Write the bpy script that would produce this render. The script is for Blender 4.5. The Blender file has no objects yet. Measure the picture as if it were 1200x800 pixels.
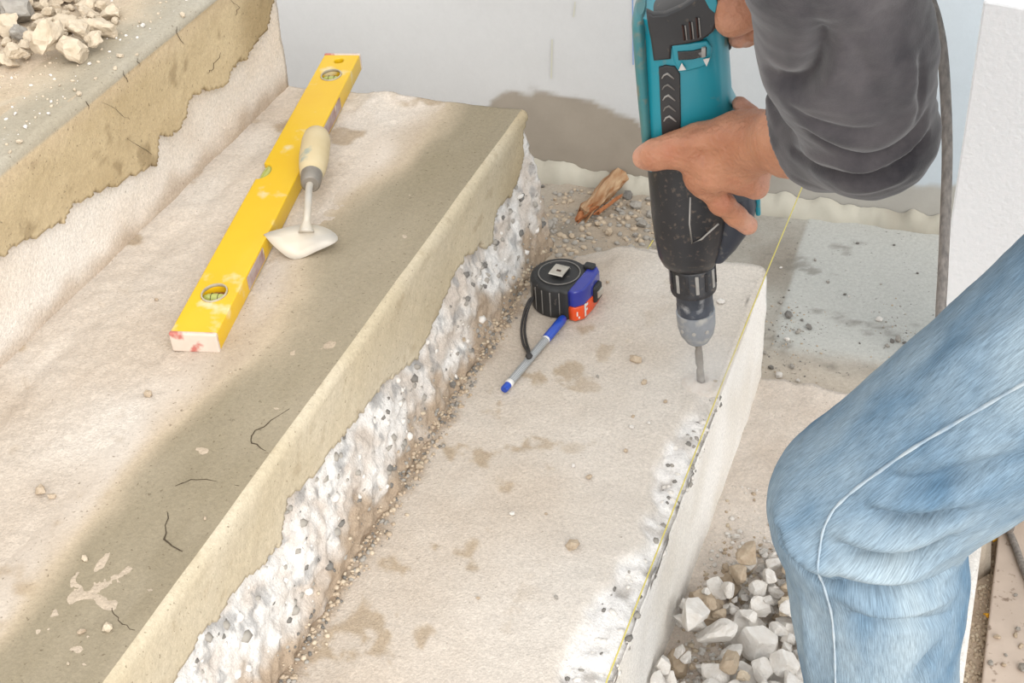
import bpy, bmesh, math, random
import numpy as np
from mathutils import Vector, Matrix, Euler
from mathutils.bvhtree import BVHTree

random.seed(4)
rng = np.random.default_rng(7)
C = bpy.context.scene.collection

# ------------------------------------------------------------------ camera, world, sun, exposure
FPX = 1640.98
RC = np.array([[0.9378017542, -0.1598556402, 0.3081785911],
               [0.3416824448, 0.5822089027, -0.7377573453],
               [-0.0614896466, 0.7971693471, 0.6006163963]])
CAM = np.array([0.44490323, -1.23874373, 0.94444433])
cam_d = bpy.data.cameras.new('camera')
cam_o = bpy.data.objects.new('camera', cam_d)
C.objects.link(cam_o)
cam_d.sensor_width = 36.0
cam_d.lens = FPX / 1200 * 36.0
cam_d.clip_start = 0.02
M4 = Matrix.Identity(4)
for i in range(3):
    for j in range(3):
        M4[i][j] = RC[i, j]
    M4[i][3] = CAM[i]
cam_o.matrix_world = M4
bpy.context.scene.camera = cam_o

world = bpy.data.worlds.new('overcast_daylight')
bpy.context.scene.world = world
world.use_nodes = True
bg = world.node_tree.nodes['Background']
bg.inputs[0].default_value = (0.97, 0.985, 1.0, 1)
bg.inputs[1].default_value = 1.08

sun_d = bpy.data.lights.new('sun', 'SUN')
sun_d.energy = 2.6
sun_d.angle = math.radians(60)
sun_d.color = (1.0, 0.965, 0.92)
sun_o = bpy.data.objects.new('sun', sun_d)
C.objects.link(sun_o)
sun_o.location = (1.5, -1.2, 2.5)
sun_o.rotation_euler = Vector((0.58, -0.58, 0.56)).to_track_quat('Z', 'Y').to_euler()

vs = bpy.context.scene.view_settings
vs.view_transform = 'Standard'
vs.look = 'None'
vs.exposure = 0.52
vs.gamma = 1.0
vs.use_curve_mapping = False

# ------------------------------------------------------------------ helpers: photograph geometry
def ray(px, py):
    v = np.array([px - 600.0, -(py - 400.0), -FPX])
    return RC @ (v / np.linalg.norm(v))
def atz(px, py, z):
    d = ray(px, py); return CAM + d * ((z - CAM[2]) / d[2])
def aty(px, py, y):
    d = ray(px, py); return CAM + d * ((y - CAM[1]) / d[1])
def atx(px, py, x):
    d = ray(px, py); return CAM + d * ((x - CAM[0]) / d[0])
def Q(px, py, dist):
    return CAM + ray(px, py) * dist
def nrm(v):
    v = np.asarray(v, float); return v / np.linalg.norm(v)

# ------------------------------------------------------------------ helpers: noise
def _hash(i, j, k, s):
    n = (i * 374761393 + j * 668265263 + k * 2147483647 + s * 974634777) & 0xffffffff
    n = ((n ^ (n >> 13)) * 1274126177) & 0xffffffff
    n = (n ^ (n >> 16)) & 0xffffffff
    return n.astype(np.float64) / 4294967295.0
def vnoise(P, scale, seed=0):
    p = np.asarray(P, float) * scale + 1000.0
    i = np.floor(p).astype(np.int64); f = p - i; f = f * f * (3 - 2 * f)
    o = 0
    for a in (0, 1):
        for b in (0, 1):
            for c in (0, 1):
                w = (f[..., 0] if a else 1 - f[..., 0]) * (f[..., 1] if b else 1 - f[..., 1]) * (f[..., 2] if c else 1 - f[..., 2])
                o = o + w * _hash(i[..., 0] + a, i[..., 1] + b, i[..., 2] + c, seed)
    return o * 2 - 1
def fbm(P, scale, octaves=3, seed=0):
    o = 0; amp = 1; tot = 0
    for q in range(octaves):
        o = o + amp * vnoise(P, scale * 2 ** q, seed + q * 17); tot += amp; amp *= 0.5
    return o / tot
def fbc(P, scale, octaves=3, seed=0):
    return np.clip(1.3 * fbm(P, scale, octaves, seed), -1, 1)
def sstep(a, b, x):
    t = np.clip((x - a) / (b - a), 0, 1); return t * t * (3 - 2 * t)

# ------------------------------------------------------------------ helpers: materials
ALB = 0.70   # photographed colour -> surface albedo under this light
def lin(c):
    return tuple(ALB * ((v / 255) / 12.92 if v / 255 <= 0.04045 else ((v / 255 + 0.055) / 1.055) ** 2.4) for v in c)
def L(*c):
    return np.array(lin(c))
_mats = {}
def nodes_of(name):
    m = bpy.data.materials.new(name); m.use_nodes = True
    nt = m.node_tree
    return m, nt, nt.nodes['Principled BSDF']
def N(nt, t, **kw):
    n = nt.nodes.new(t)
    for k, v in kw.items():
        setattr(n, k, v)
    return n
def mat(name, c1, c2=None, scale=40.0, rough=0.6, metal=0.0, bump=0.0, bscale=None, stretch=None, detail=4, spec=None, coat=0.0,
        spots=None, spot_scale=60.0, spot_lo=0.62, spot_hi=0.7, transmission=0.0, contrast=0.25):
    """two-tone noise colour, optional worn spots of a third colour, optional bump"""
    if name in _mats: return _mats[name]
    m, nt, b = nodes_of(name)
    tc = N(nt, 'ShaderNodeTexCoord'); mp = N(nt, 'ShaderNodeMapping')
    nt.links.new(tc.outputs['Object'], mp.inputs[0])
    if stretch: mp.inputs['Scale'].default_value = stretch
    no = N(nt, 'ShaderNodeTexNoise'); no.inputs['Scale'].default_value = scale; no.inputs['Detail'].default_value = detail
    nt.links.new(mp.outputs[0], no.inputs['Vector'])
    rp = N(nt, 'ShaderNodeValToRGB')
    rp.color_ramp.elements[0].position = 0.5 - contrast; rp.color_ramp.elements[1].position = 0.5 + contrast
    rp.color_ramp.elements[0].color = (*lin(c1), 1); rp.color_ramp.elements[1].color = (*lin(c2 or c1), 1)
    nt.links.new(no.outputs['Fac'], rp.inputs[0])
    out = rp.outputs[0]
    if spots:
        n2 = N(nt, 'ShaderNodeTexNoise'); n2.inputs['Scale'].default_value = spot_scale; n2.inputs['Detail'].default_value = 6
        nt.links.new(mp.outputs[0], n2.inputs['Vector'])
        r2 = N(nt, 'ShaderNodeMapRange'); r2.inputs[1].default_value = spot_lo; r2.inputs[2].default_value = spot_hi
        nt.links.new(n2.outputs['Fac'], r2.inputs[0])
        mx = N(nt, 'ShaderNodeMix', data_type='RGBA'); mx.inputs[7].default_value = (*lin(spots), 1)
        nt.links.new(r2.outputs[0], mx.inputs[0]); nt.links.new(out, mx.inputs[6]); out = mx.outputs[2]
    nt.links.new(out, b.inputs['Base Color'])
    b.inputs['Roughness'].default_value = rough; b.inputs['Metallic'].default_value = metal
    if spec is not None: b.inputs['Specular IOR Level'].default_value = spec
    b.inputs['Coat Weight'].default_value = coat
    if transmission: b.inputs['Transmission Weight'].default_value = transmission
    if bump:
        n3 = N(nt, 'ShaderNodeTexNoise'); n3.inputs['Scale'].default_value = bscale or scale * 3; n3.inputs['Detail'].default_value = 5
        nt.links.new(mp.outputs[0], n3.inputs['Vector'])
        bp = N(nt, 'ShaderNodeBump'); bp.inputs['Strength'].default_value = bump; bp.inputs['Distance'].default_value = 0.002
        nt.links.new(n3.outputs['Fac'], bp.inputs['Height']); nt.links.new(bp.outputs[0], b.inputs['Normal'])
    _mats[name] = m
    return m
def mat_col(name, grain=0.12, gscale=220.0, bump=0.35, bscale=260.0, rough=0.95, speck=None, speck_scale=160.0, speck_lo=0.7):
    """colour comes from the mesh's own 'Col' attribute (sand, mortar, plaster ...), nodes add the grain"""
    if name in _mats: return _mats[name]
    m, nt, b = nodes_of(name)
    at = N(nt, 'ShaderNodeAttribute', attribute_name='Col')
    tc = N(nt, 'ShaderNodeTexCoord')
    no = N(nt, 'ShaderNodeTexNoise'); no.inputs['Scale'].default_value = gscale; no.inputs['Detail'].default_value = 6; no.inputs['Roughness'].default_value = 0.7
    nt.links.new(tc.outputs['Object'], no.inputs['Vector'])
    nf = N(nt, 'ShaderNodeTexNoise'); nf.inputs['Scale'].default_value = gscale * 3.2; nf.inputs['Detail'].default_value = 3; nf.inputs['Roughness'].default_value = 0.8
    nt.links.new(tc.outputs['Object'], nf.inputs['Vector'])
    av = N(nt, 'ShaderNodeMix', data_type='FLOAT'); av.inputs[0].default_value = 0.45
    nt.links.new(no.outputs['Fac'], av.inputs[2]); nt.links.new(nf.outputs['Fac'], av.inputs[3])
    mr = N(nt, 'ShaderNodeMapRange'); mr.inputs[1].default_value = 0.34; mr.inputs[2].default_value = 0.66
    mr.inputs[3].default_value = 1 - grain; mr.inputs[4].default_value = 1 + grain
    nt.links.new(av.outputs[0], mr.inputs[0])
    ml = N(nt, 'ShaderNodeVectorMath', operation='SCALE')
    nt.links.new(at.outputs['Color'], ml.inputs[0]); nt.links.new(mr.outputs[0], ml.inputs['Scale'])
    out = ml.outputs[0]
    if speck:
        n2 = N(nt, 'ShaderNodeTexNoise'); n2.inputs['Scale'].default_value = speck_scale; n2.inputs['Detail'].default_value = 3
        nt.links.new(tc.outputs['Object'], n2.inputs['Vector'])
        r2 = N(nt, 'ShaderNodeMapRange'); r2.inputs[1].default_value = speck_lo; r2.inputs[2].default_value = speck_lo + 0.04
        r2.inputs[4].default_value = 0.6
        nt.links.new(n2.outputs['Fac'], r2.inputs[0])
        mx = N(nt, 'ShaderNodeMix', data_type='RGBA'); mx.inputs[7].default_value = (*lin(speck), 1)
        nt.links.new(r2.outputs[0], mx.inputs[0]); nt.links.new(out, mx.inputs[6]); out = mx.outputs[2]
    nt.links.new(out, b.inputs['Base Color'])
    b.inputs['Roughness'].default_value = rough; b.inputs['Specular IOR Level'].default_value = 0.15
    n3 = N(nt, 'ShaderNodeTexNoise'); n3.inputs['Scale'].default_value = bscale; n3.inputs['Detail'].default_value = 6
    nt.links.new(tc.outputs['Object'], n3.inputs['Vector'])
    bp = N(nt, 'ShaderNodeBump'); bp.inputs['Strength'].default_value = bump; bp.inputs['Distance'].default_value = 0.002
    nt.links.new(n3.outputs['Fac'], bp.inputs['Height']); nt.links.new(bp.outputs[0], b.inputs['Normal'])
    _mats[name] = m
    return m

# ------------------------------------------------------------------ helpers: meshes
def obj(name, me, m=None, parent=None):
    o = bpy.data.objects.new(name, me); C.objects.link(o)
    if m is not None and not me.materials: me.materials.append(m)
    if parent is not None: o.parent = parent
    return o
def mesh(verts, faces, smooth=False, col=None):
    me = bpy.data.meshes.new('m')
    me.from_pydata([tuple(map(float, v)) for v in verts], [], [tuple(map(int, f)) for f in faces])
    if smooth: me.shade_smooth()
    if col is not None: set_col(me, col)
    me.update()
    return me
def set_col(me, col):
    a = me.color_attributes.new('Col', 'FLOAT_COLOR', 'POINT')
    d = np.ones((len(me.vertices), 4), np.float32); d[:, :3] = col
    a.data.foreach_set('color', d.ravel())
def fast_mesh(V, Fq, smooth=True, col=None):
    me = bpy.data.meshes.new('m')
    V = np.asarray(V, np.float32); Fq = np.asarray(Fq, np.int32)
    me.vertices.add(len(V)); me.vertices.foreach_set('co', V.ravel())
    n = Fq.shape[1]
    me.loops.add(Fq.size); me.loops.foreach_set('vertex_index', Fq.ravel())
    me.polygons.add(len(Fq)); me.polygons.foreach_set('loop_start', np.arange(0, Fq.size, n, dtype=np.int32))
    me.update(calc_edges=True); me.validate()
    if smooth: me.shade_smooth()
    if col is not None: set_col(me, col)
    return me
def from_bm(bm, smooth=False):
    me = bpy.data.meshes.new('m'); bmesh.ops.recalc_face_normals(bm, faces=bm.faces); bm.to_mesh(me); bm.free()
    if smooth: me.shade_smooth()
    return me
def thing(name, label, cat, loc=(0, 0, 0), group=None):
    o = bpy.data.objects.new(name, None); C.objects.link(o); o.location = loc
    o.empty_display_size = 0.03
    return tag(o, label, cat, group)
def tag(o, label, cat, group=None):
    o['label'] = label; o['category'] = cat
    if group: o['group'] = group
    return o
def struct(o, label=None):
    o['kind'] = 'structure'
    if label: o['label'] = label
    return o
def rbox(sx, sy, sz, bev=0.002, seg=2, center=(0, 0, 0)):
    bm = bmesh.new(); bmesh.ops.create_cube(bm, size=1)
    for v in bm.verts:
        v.co = Vector((v.co.x * sx + center[0], v.co.y * sy + center[1], v.co.z * sz + center[2]))
    if bev: bmesh.ops.bevel(bm, geom=list(bm.edges), offset=bev, segments=seg, affect='EDGES', profile=0.5)
    return from_bm(bm)
def lathe(prof, n=24, smooth=True):
    V = []; F = []
    for r, z in prof:
        for k in range(n):
            a = 2 * math.pi * k / n; V.append((r * math.cos(a), r * math.sin(a), z))
    for i in range(len(prof) - 1):
        for k in range(n):
            F.append((i * n + k, i * n + (k + 1) % n, (i + 1) * n + (k + 1) % n, (i + 1) * n + k))
    F.append(tuple(range(n))[::-1]); F.append(tuple((len(prof) - 1) * n + k for k in range(n)))
    me = mesh(V, F, smooth)
    if smooth: me.set_sharp_from_angle(angle=math.radians(40))
    return me
def frames(pts):
    pts = [np.asarray(p, float) for p in pts]; out = []
    up = None
    for i, p in enumerate(pts):
        t = nrm(pts[min(i + 1, len(pts) - 1)] - pts[max(i - 1, 0)])
        if up is None: up = np.array([0, 0, 1.0]) if abs(t[2]) < 0.9 else np.array([1.0, 0, 0])
        a = nrm(np.cross(t, up)); up = np.cross(a, t); out.append((p, a, up))
    return out
def tube(pts, rad, n=10, flat=1.0, smooth=True):
    V = []; F = []; fr = frames(pts)
    for i, (p, a, b) in enumerate(fr):
        r = rad[i] if hasattr(rad, '__len__') else rad
        for k in range(n):
            t = 2 * math.pi * k / n; V.append(p + a * r * math.cos(t) + b * r * flat * math.sin(t))
    for i in range(len(fr) - 1):
        for k in range(n):
            F.append((i * n + k, (i + 1) * n + k, (i + 1) * n + (k + 1) % n, i * n + (k + 1) % n))
    F.append(tuple(range(n))); F.append(tuple((len(fr) - 1) * n + k for k in range(n))[::-1])
    return mesh(V, F, smooth)
def spline(pts, per=8):
    P = [np.asarray(p, float) for p in pts]; P = [2 * P[0] - P[1]] + P + [2 * P[-1] - P[-2]]; out = []
    for i in range(1, len(P) - 2):
        for k in range(per):
            t = k / per; a, b, c, d = P[i - 1:i + 3]
            out.append(0.5 * (2 * b + (c - a) * t + (2 * a - 5 * b + 4 * c - d) * t * t + (3 * b - a - 3 * c + d) * t ** 3))
    out.append(P[-2]); return out
def curve_mesh(outlines, half, bev=0.001):
    cu = bpy.data.curves.new('c', 'CURVE'); cu.dimensions = '2D'; cu.fill_mode = 'BOTH'
    cu.extrude = half - bev; cu.bevel_depth = bev; cu.bevel_resolution = 2; cu.offset = -bev
    for ol in outlines:
        s = cu.splines.new('POLY'); s.points.add(len(ol) - 1); s.use_cyclic_u = True
        for p, q in zip(s.points, ol): p.co = (q[0], q[1], 0, 1)
    o = bpy.data.objects.new('c', cu); C.objects.link(o)
    dg = bpy.context.evaluated_depsgraph_get(); dg.update()
    me = bpy.data.meshes.new_from_object(o.evaluated_get(dg))
    bpy.data.objects.remove(o); bpy.data.curves.remove(cu)
    return me
def oval(cx, cy, rx, ry, n=28):
    return [(cx + rx * math.cos(2 * math.pi * k / n), cy + ry * math.sin(2 * math.pi * k / n)) for k in range(n)]
def xform(me, Mx):
    me.transform(Mx); me.update(); return me
def basis(x, y, z, o=(0, 0, 0)):
    m = Matrix.Identity(4)
    for i in range(3):
        m[i][0] = x[i]; m[i][1] = y[i]; m[i][2] = z[i]; m[i][3] = o[i]
    return m
def join(meshes):
    bm = bmesh.new()
    for me in meshes: bm.from_mesh(me)
    out = bpy.data.meshes.new('m'); bm.to_mesh(out); bm.free(); return out

# ------------------------------------------------------------------ helpers: signed distance modelling
class Prim:
    def __init__(s, fn, lo, hi, k, op): s.fn, s.lo, s.hi, s.k, s.op = fn, np.asarray(lo), np.asarray(hi), k, op
def cone(a, b, ra, rb, k=0.012, op='add', flat=None):
    a = np.asarray(a, float); b = np.asarray(b, float); ab = b - a; L2 = ab @ ab + 1e-12; m = max(ra, rb) * (max(1, flat[1]) if flat else 1)
    fw = None if flat is None else (nrm(flat[0]), flat[1])
    def fn(P):
        q = P - a; t = np.clip((q @ ab) / L2, 0, 1); q = q - t[..., None] * ab
        if fw: q = q + fw[0] * ((q @ fw[0]) * (1 / fw[1] - 1))[..., None]
        return np.sqrt((q * q).sum(-1)) - (ra + (rb - ra) * t)
    return Prim(fn, np.minimum(a, b) - m, np.maximum(a, b) + m, k, op)
def ell(c, rads, axes=None, k=0.012, op='add'):
    c = np.asarray(c, float); A = np.eye(3) if axes is None else np.array([nrm(x) for x in axes]); rads = np.asarray(rads, float); m = rads.max(); mn = rads.min()
    def fn(P):
        q = (P - c) @ A.T / rads; n = np.sqrt((q * q).sum(-1)); n2 = np.sqrt(((q / rads) ** 2).sum(-1)) + 1e-9
        return n * (n - 1) / n2
    return Prim(fn, c - m, c + m, k, op)
def torus(c, ax, R, r, k=0.006, op='add'):
    c = np.asarray(c, float); ax = nrm(ax)
    def fn(P):
        q = P - c; h = q @ ax; rad = np.sqrt(np.maximum((q * q).sum(-1) - h * h, 0)); return np.sqrt((rad - R) ** 2 + h * h) - r
    return Prim(fn, c - R - r, c + R + r, k, op)
def comb(f, d, k, op):
    if op == 'sub': 
        d = -d; h = np.clip(k - np.abs(f - d), 0, None) / k; return np.maximum(f, d) + h * h * k / 4
    h = np.clip(k - np.abs(f - d), 0, None) / k; return np.minimum(f, d) - h * h * k / 4
def sdf_at(prims, P):
    f = np.full(P.shape[:-1], 1.0)
    for p in prims: f = comb(f, p.fn(P), p.k, p.op)
    return f
def sdf_hit(prims, px, py, t0=0.5, t1=2.0):
    d = ray(px, py); t = t0
    for _ in range(200):
        f = float(sdf_at(prims, (CAM + d * t)[None])[0])
        if f < 0.0004: return CAM + d * t
        t += f * 0.8
        if t > t1: return None
    return CAM + d * t
def surface(prims, h, lo=None, hi=None):
    """surface nets over the union of the primitives -> vertices, quads"""
    adds = [p for p in prims if p.op == 'add']
    lo = np.min([p.lo for p in adds], 0) - 3 * h if lo is None else np.asarray(lo, float)
    hi = np.max([p.hi for p in adds], 0) + 3 * h if hi is None else np.asarray(hi, float)
    n = np.ceil((hi - lo) / h).astype(int) + 1
    Fd = np.full(n, 0.05, np.float32)
    ax = [lo[i] + h * np.arange(n[i]) for i in range(3)]
    for p in prims:
        mg = p.k + 2.5 * h
        i0 = np.clip(np.floor((p.lo - mg - lo) / h).astype(int), 0, n); i1 = np.clip(np.ceil((p.hi + mg - lo) / h).astype(int) + 1, 0, n)
        if (i1 <= i0).any(): continue
        sl = tuple(slice(i0[i], i1[i]) for i in range(3))
        G = np.stack(np.meshgrid(*[ax[i][sl[i]] for i in range(3)], indexing='ij'), -1)
        Fd[sl] = comb(Fd[sl], np.minimum(p.fn(G), 0.05), p.k, p.op)
    s = Fd < 0
    cnt = np.zeros(np.array(n) - 1, np.int8)
    offs = [(a, b, c) for a in (0, 1) for b in (0, 1) for c in (0, 1)]
    for a, b, c in offs: cnt += s[a:n[0] - 1 + a, b:n[1] - 1 + b, c:n[2] - 1 + c]
    cells = np.argwhere((cnt > 0) & (cnt < 8))
    idx = np.full(np.array(n) - 1, -1, np.int32); idx[tuple(cells.T)] = np.arange(len(cells))
    vals = {o: Fd[cells[:, 0] + o[0], cells[:, 1] + o[1], cells[:, 2] + o[2]].astype(float) for o in offs}
    acc = np.zeros((len(cells), 3)); num = np.zeros(len(cells))
    for o in offs:
        for d in range(3):
            if o[d] == 0:
                o2 = tuple(o[i] + (i == d) for i in range(3)); v0, v1 = vals[o], vals[o2]
                m = (v0 < 0) != (v1 < 0); t = np.where(m, v0 / np.where(m, v0 - v1, 1), 0)
                pt = np.tile(np.array(o, float), (len(cells), 1)); pt[:, d] += t
                acc[m] += pt[m]; num[m] += 1
    V = lo + h * (cells + acc / num[:, None])
    quads = []
    for d in range(3):
        a = [slice(None)] * 3; b = [slice(None)] * 3; a[d] = slice(0, -1); b[d] = slice(1, None)
        e = np.argwhere(s[tuple(a)] != s[tuple(b)]); sg = s[tuple(e.T)]
        u, w = [x for x in range(3) if x != d]
        ok = (e[:, u] > 0) & (e[:, w] > 0) & (e[:, u] < n[u] - 1) & (e[:, w] < n[w] - 1); e = e[ok]; sg = sg[ok]
        def c4(du, dw):
            q = e.copy(); q[:, u] -= du; q[:, w] -= dw; return idx[tuple(q.T)]
        q = np.stack([c4(1, 1), c4(0, 1), c4(0, 0), c4(1, 0)], 1)
        flip = ~sg if d != 1 else sg
        q[flip] = q[flip][:, ::-1]; quads.append(q)
    Fq = np.concatenate(quads)
    # two rounds of light smoothing
    for _ in range(2):
        A = np.zeros_like(V); c = np.zeros(len(V))
        for i in range(4):
            for j in (1, 3):
                np.add.at(A, Fq[:, i], V[Fq[:, (i + j) % 4]]); np.add.at(c, Fq[:, i], 1)
        V = V * 0.45 + 0.55 * A / np.maximum(c, 1)[:, None]
    return V, Fq
def fold_disp(V, n, lines):
    """push cloth out (amp > 0) or in along soft lines lying on it"""
    out = np.zeros(len(V))
    for P, amp, w in lines:
        P = np.asarray(P); lo, hi = P.min(0) - 3 * w, P.max(0) + 3 * w
        ix = np.where(((V > lo) & (V < hi)).all(1))[0]
        if not len(ix): continue
        best = np.full(len(ix), 1.0); tt = np.zeros(len(ix)); m = len(P) - 1
        for i in range(m):
            a, b = P[i], P[i + 1]; ab = b - a; q = V[ix] - a; t = np.clip(q @ ab / (ab @ ab + 1e-12), 0, 1); d = np.linalg.norm(q - t[:, None] * ab, axis=1)
            k = d < best; best[k] = d[k]; tt[k] = (i + t[k]) / m
        out[ix] += amp * np.exp(-(best / w) ** 2) * np.sin(np.pi * np.clip(tt * 0.9 + 0.05, 0, 1)) ** 0.6
    return V + n * out[:, None]
def push_out(V, me, M, keep=0.0010):
    """move the vertices that lie deeper than `keep` inside a solid out to its surface (skin pressed against a tool)"""
    vs_ = [M @ v.co for v in me.vertices]; t = BVHTree.FromPolygons(vs_, [tuple(p.vertices) for p in me.polygons])
    P = np.array([v[:] for v in vs_]); ix = np.where(((V > P.min(0)) & (V < P.max(0))).all(1))[0]; V = V.copy()
    for i in ix:
        l, n, _, d = t.find_nearest(Vector(V[i]))
        if (Vector(V[i]) - l).dot(n) < 0 and d > keep: V[i] = np.array(l - n * keep)
    return V
def vnormals(V, Fq):
    fn = np.cross(V[Fq[:, 2]] - V[Fq[:, 0]], V[Fq[:, 3]] - V[Fq[:, 1]])
    nn = np.zeros_like(V)
    for i in range(4): np.add.at(nn, Fq[:, i], fn)
    return nn / (np.linalg.norm(nn, axis=1, keepdims=True) + 1e-12)

# ================================================================== THE SETTING: wall, floors, staircase
Z0, Z1, Z2, Z3, Z4 = -0.167, 0.0, 0.167, 0.345, 0.515       # treads
X0, X1, X2, X3, X4 = 0.490, 0.204, -0.100, -0.400, -0.700   # nosings
YE = 0.140                                                  # far end of the flight
ZL = -0.185                                                 # landing behind the flight
YW = aty(1000, 252, 0)[1] * 0 + atz(1000, 254, ZL)[1]       # wall plane
ZF = -0.345                                                 # lower floor

def grid_faces(nu, nv):
    i = np.arange(nu - 1)[:, None]; j = np.arange(nv - 1)[None]
    a = (i * nv + j).ravel(); return np.stack([a, a + nv, a + nv + 1, a + 1], 1)
def lerp(a, b, t):
    t = np.asarray(t)[..., None]; return a * (1 - t) + b * t

M_conc = mat_col('dusty_concrete', grain=0.24, gscale=260, bump=0.55, bscale=420, speck=(120, 105, 88), speck_scale=240, speck_lo=0.71)
M_mort = mat_col('trowelled_mortar', grain=0.16, gscale=220, bump=0.30, bscale=380, speck=(112, 98, 78), speck_scale=300, speck_lo=0.665)
M_wall = mat_col('painted_wall', grain=0.025, gscale=60, bump=0.10, bscale=200)
M_floor = mat_col('cement_floor', grain=0.18, gscale=220, bump=0.30, bscale=240, speck=(96, 92, 84), speck_scale=170, speck_lo=0.68)

SAND = L(226, 216, 204); SAND2 = L(210, 195, 178); OLIVE = L(176, 164, 142); OLIVE2 = L(160, 148, 124); TAN = L(212, 197, 168)
TAN2 = L(184, 163, 126); WHITE = L(243, 238, 231); CHALK = L(232, 224, 214); GREYC = L(190, 188, 180)

# ---- back wall, with the bare band along its foot
xs = np.arange(-2.2, 2.401, 0.008); zs = np.concatenate([np.arange(ZL - 0.02, 0.25, 0.006), np.arange(0.25, 2.3, 0.05)])
P = np.stack(np.meshgrid(xs, zs, indexing='ij'), -1)
P3 = np.stack([P[..., 0], np.full(P.shape[:2], YW), P[..., 1]], -1)
band = -0.115 + 0.018 * fbm(P3, 9, 3, 3) + 0.012 * fbm(P3, 40, 2, 5) + 0.075 * sstep(0.1, -0.2, P3[..., 0]) * sstep(-0.36, -0.29, P3[..., 0])
fade = sstep(-0.006, 0.004, band - P3[..., 2])
blue = sstep(-0.2, 0.5, P3[..., 0])
wc = lerp(L(226, 226, 225), L(214, 225, 233), blue)
wc = wc * (1 + 0.03 * fbm(P3, 6, 3, 8))[..., None]
patch = sstep(0.45, 0.6, fbm(P3 * [1, 1, 1.4], 7, 2, 77)) * sstep(0.12, 0.0, P3[..., 2]); wc = lerp(wc, L(228, 228, 228), 0.6 * patch)
low = lerp(L(176, 166, 152), L(196, 192, 184), sstep(-0.1, 0.25, P3[..., 0]) ) * (1 + 0.10 * fbc(P3, 22, 3, 9))[..., None]
wc = lerp(wc, low, fade)
st = sstep(0.62, 0.7, fbm(P3 * [1, 1, 0.45], 26, 3, 15)); wc = lerp(wc, L(176, 170, 160), 0.5 * st)
P3[..., 1] -= 0.0005 * (1 - fade) - 0.001 * fbm(P3, 12, 3, 31)
V = P3.reshape(-1, 3); nv = len(V)
wall = obj('wall_back', fast_mesh(V, grid_faces(len(xs), len(zs)), True, wc.reshape(-1, 3)), M_wall)
wm = wall.modifiers.new('thick', 'SOLIDIFY'); wm.thickness = 0.12; wm.offset = -1
struct(wall, 'pale painted wall with a bare cement band along its foot')
# pencil marks on the wall: a blue chalk line and two faint yellow ticks
def wall_mark(pxs, w, c, name):
    pts = [aty(*p, YW - 0.0022) for p in pxs]
    a, b = pts[0], pts[-1]
    V = [a + [-w / 2, 0, 0], a + [w / 2, 0, 0], b + [w / 2, 0, 0], b + [-w / 2, 0, 0]]
    o = obj(name, mesh(V, [(0, 1, 2, 3)]), mat(name + '_ink', c, rough=0.9), wall); return o
wall_mark([(742, 76), (741, -40)], 0.0016, (130, 170, 225), 'blue_chalk_line')
wall_mark([(646, 92), (647, 46)], 0.0022, (224, 222, 204), 'yellow_tick')
wall_mark([(672, 20), (674, 2)], 0.0018, (224, 222, 204), 'yellow_tick')

# ---- cement fillet running along the foot of the wall
xs = np.arange(-1.2, 1.2, 0.005); ts = np.linspace(0, 1, 9)
V = []; cols = []
for x in xs:
    p = np.array([[x, 0, 0.0]])
    hgt = 0.026 + 0.014 * fbm(p, 14, 3, 1)[0] + 0.005 * fbm(p, 60, 2, 2)[0]; dep = 0.026 + 0.009 * fbm(p, 11, 3, 4)[0]
    if -0.06 < x < 0.1: hgt *= 0.8
    for t in ts:
        a = t * math.pi / 2; q = np.array([[x, t, 0]]); b = 0.003 * fbm(q * [1, 0.02, 1], 70, 2, 6)[0]
        V.append((x, YW - 0.001 - (dep + b) * math.sin(a) ** 1.2, ZL - 0.003 + (hgt + b) * math.cos(a) ** 1.2))
        cols.append(lerp(L(206, 201, 186), L(176, 169, 154), np.clip(0.5 + 1.3 * fbm(q * [1, 0.02, 1], 16, 3, 9)[0], 0, 1)))
fl = obj('trim_1', fast_mesh(V, grid_faces(len(xs), len(ts)), True, np.array(cols)), M_wall)
struct(fl, 'lumpy cream cement fillet along the foot of the wall')

# ---- landing floor behind the flight
xs = np.arange(-1.2, 1.3, 0.006); ys = np.arange(YE - 0.10, YW + 0.02, 0.006)
G = np.stack(np.meshgrid(xs, ys, indexing='ij'), -1); P3 = np.dstack([G, np.full(G.shape[:2], ZL)])
seam_a, seam_b = atz(945, 262, ZL), atz(920, 352, ZL)
sx = seam_a[0] + (P3[..., 1] - seam_a[1]) / (seam_b[1] - seam_a[1]) * (seam_b[0] - seam_a[0])
smooth_patch = sstep(-0.002, 0.002, P3[..., 0] - sx) * sstep(0.205, 0.24, P3[..., 1] + 0.02 * fbm(P3, 14, 3, 4))
rubbly = sstep(0.12, 0.0, P3[..., 0])
P3[..., 2] += 0.0035 * fbm(P3, 30, 4, 2) * (1 - 0.85 * smooth_patch) + 0.006 * rubbly * (0.5 + fbm(P3, 16, 3, 8)) + 0.002 * smooth_patch
col = lerp(L(188, 184, 174), L(162, 154, 142), np.clip(0.5 + fbc(P3, 12, 4, 21), 0, 1))
col = lerp(col, L(204, 204, 198) * np.ones(3), smooth_patch * 0.9)
col = lerp(col, L(186, 170, 150), rubbly * np.clip(0.7 + 0.6 * fbc(P3, 14, 3, 5), 0, 1))
col = lerp(col, L(218, 204, 186), sstep(0.26, 0.16, P3[..., 1] + 0.03 * fbc(P3, 12, 3, 44)) * 0.75)
dk = sstep(0.36, 0.62, fbc(P3 * [0.6, 1, 1], 34, 4, 55)); col = lerp(col, L(128, 122, 112), 0.55 * dk)
gf = grid_faces(len(xs), len(ys)); qc = P3.reshape(-1, 3)[gf].mean(1); gf = gf[~((qc[:, 0] > 0.493) & (qc[:, 1] < 0.165))]
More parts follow.
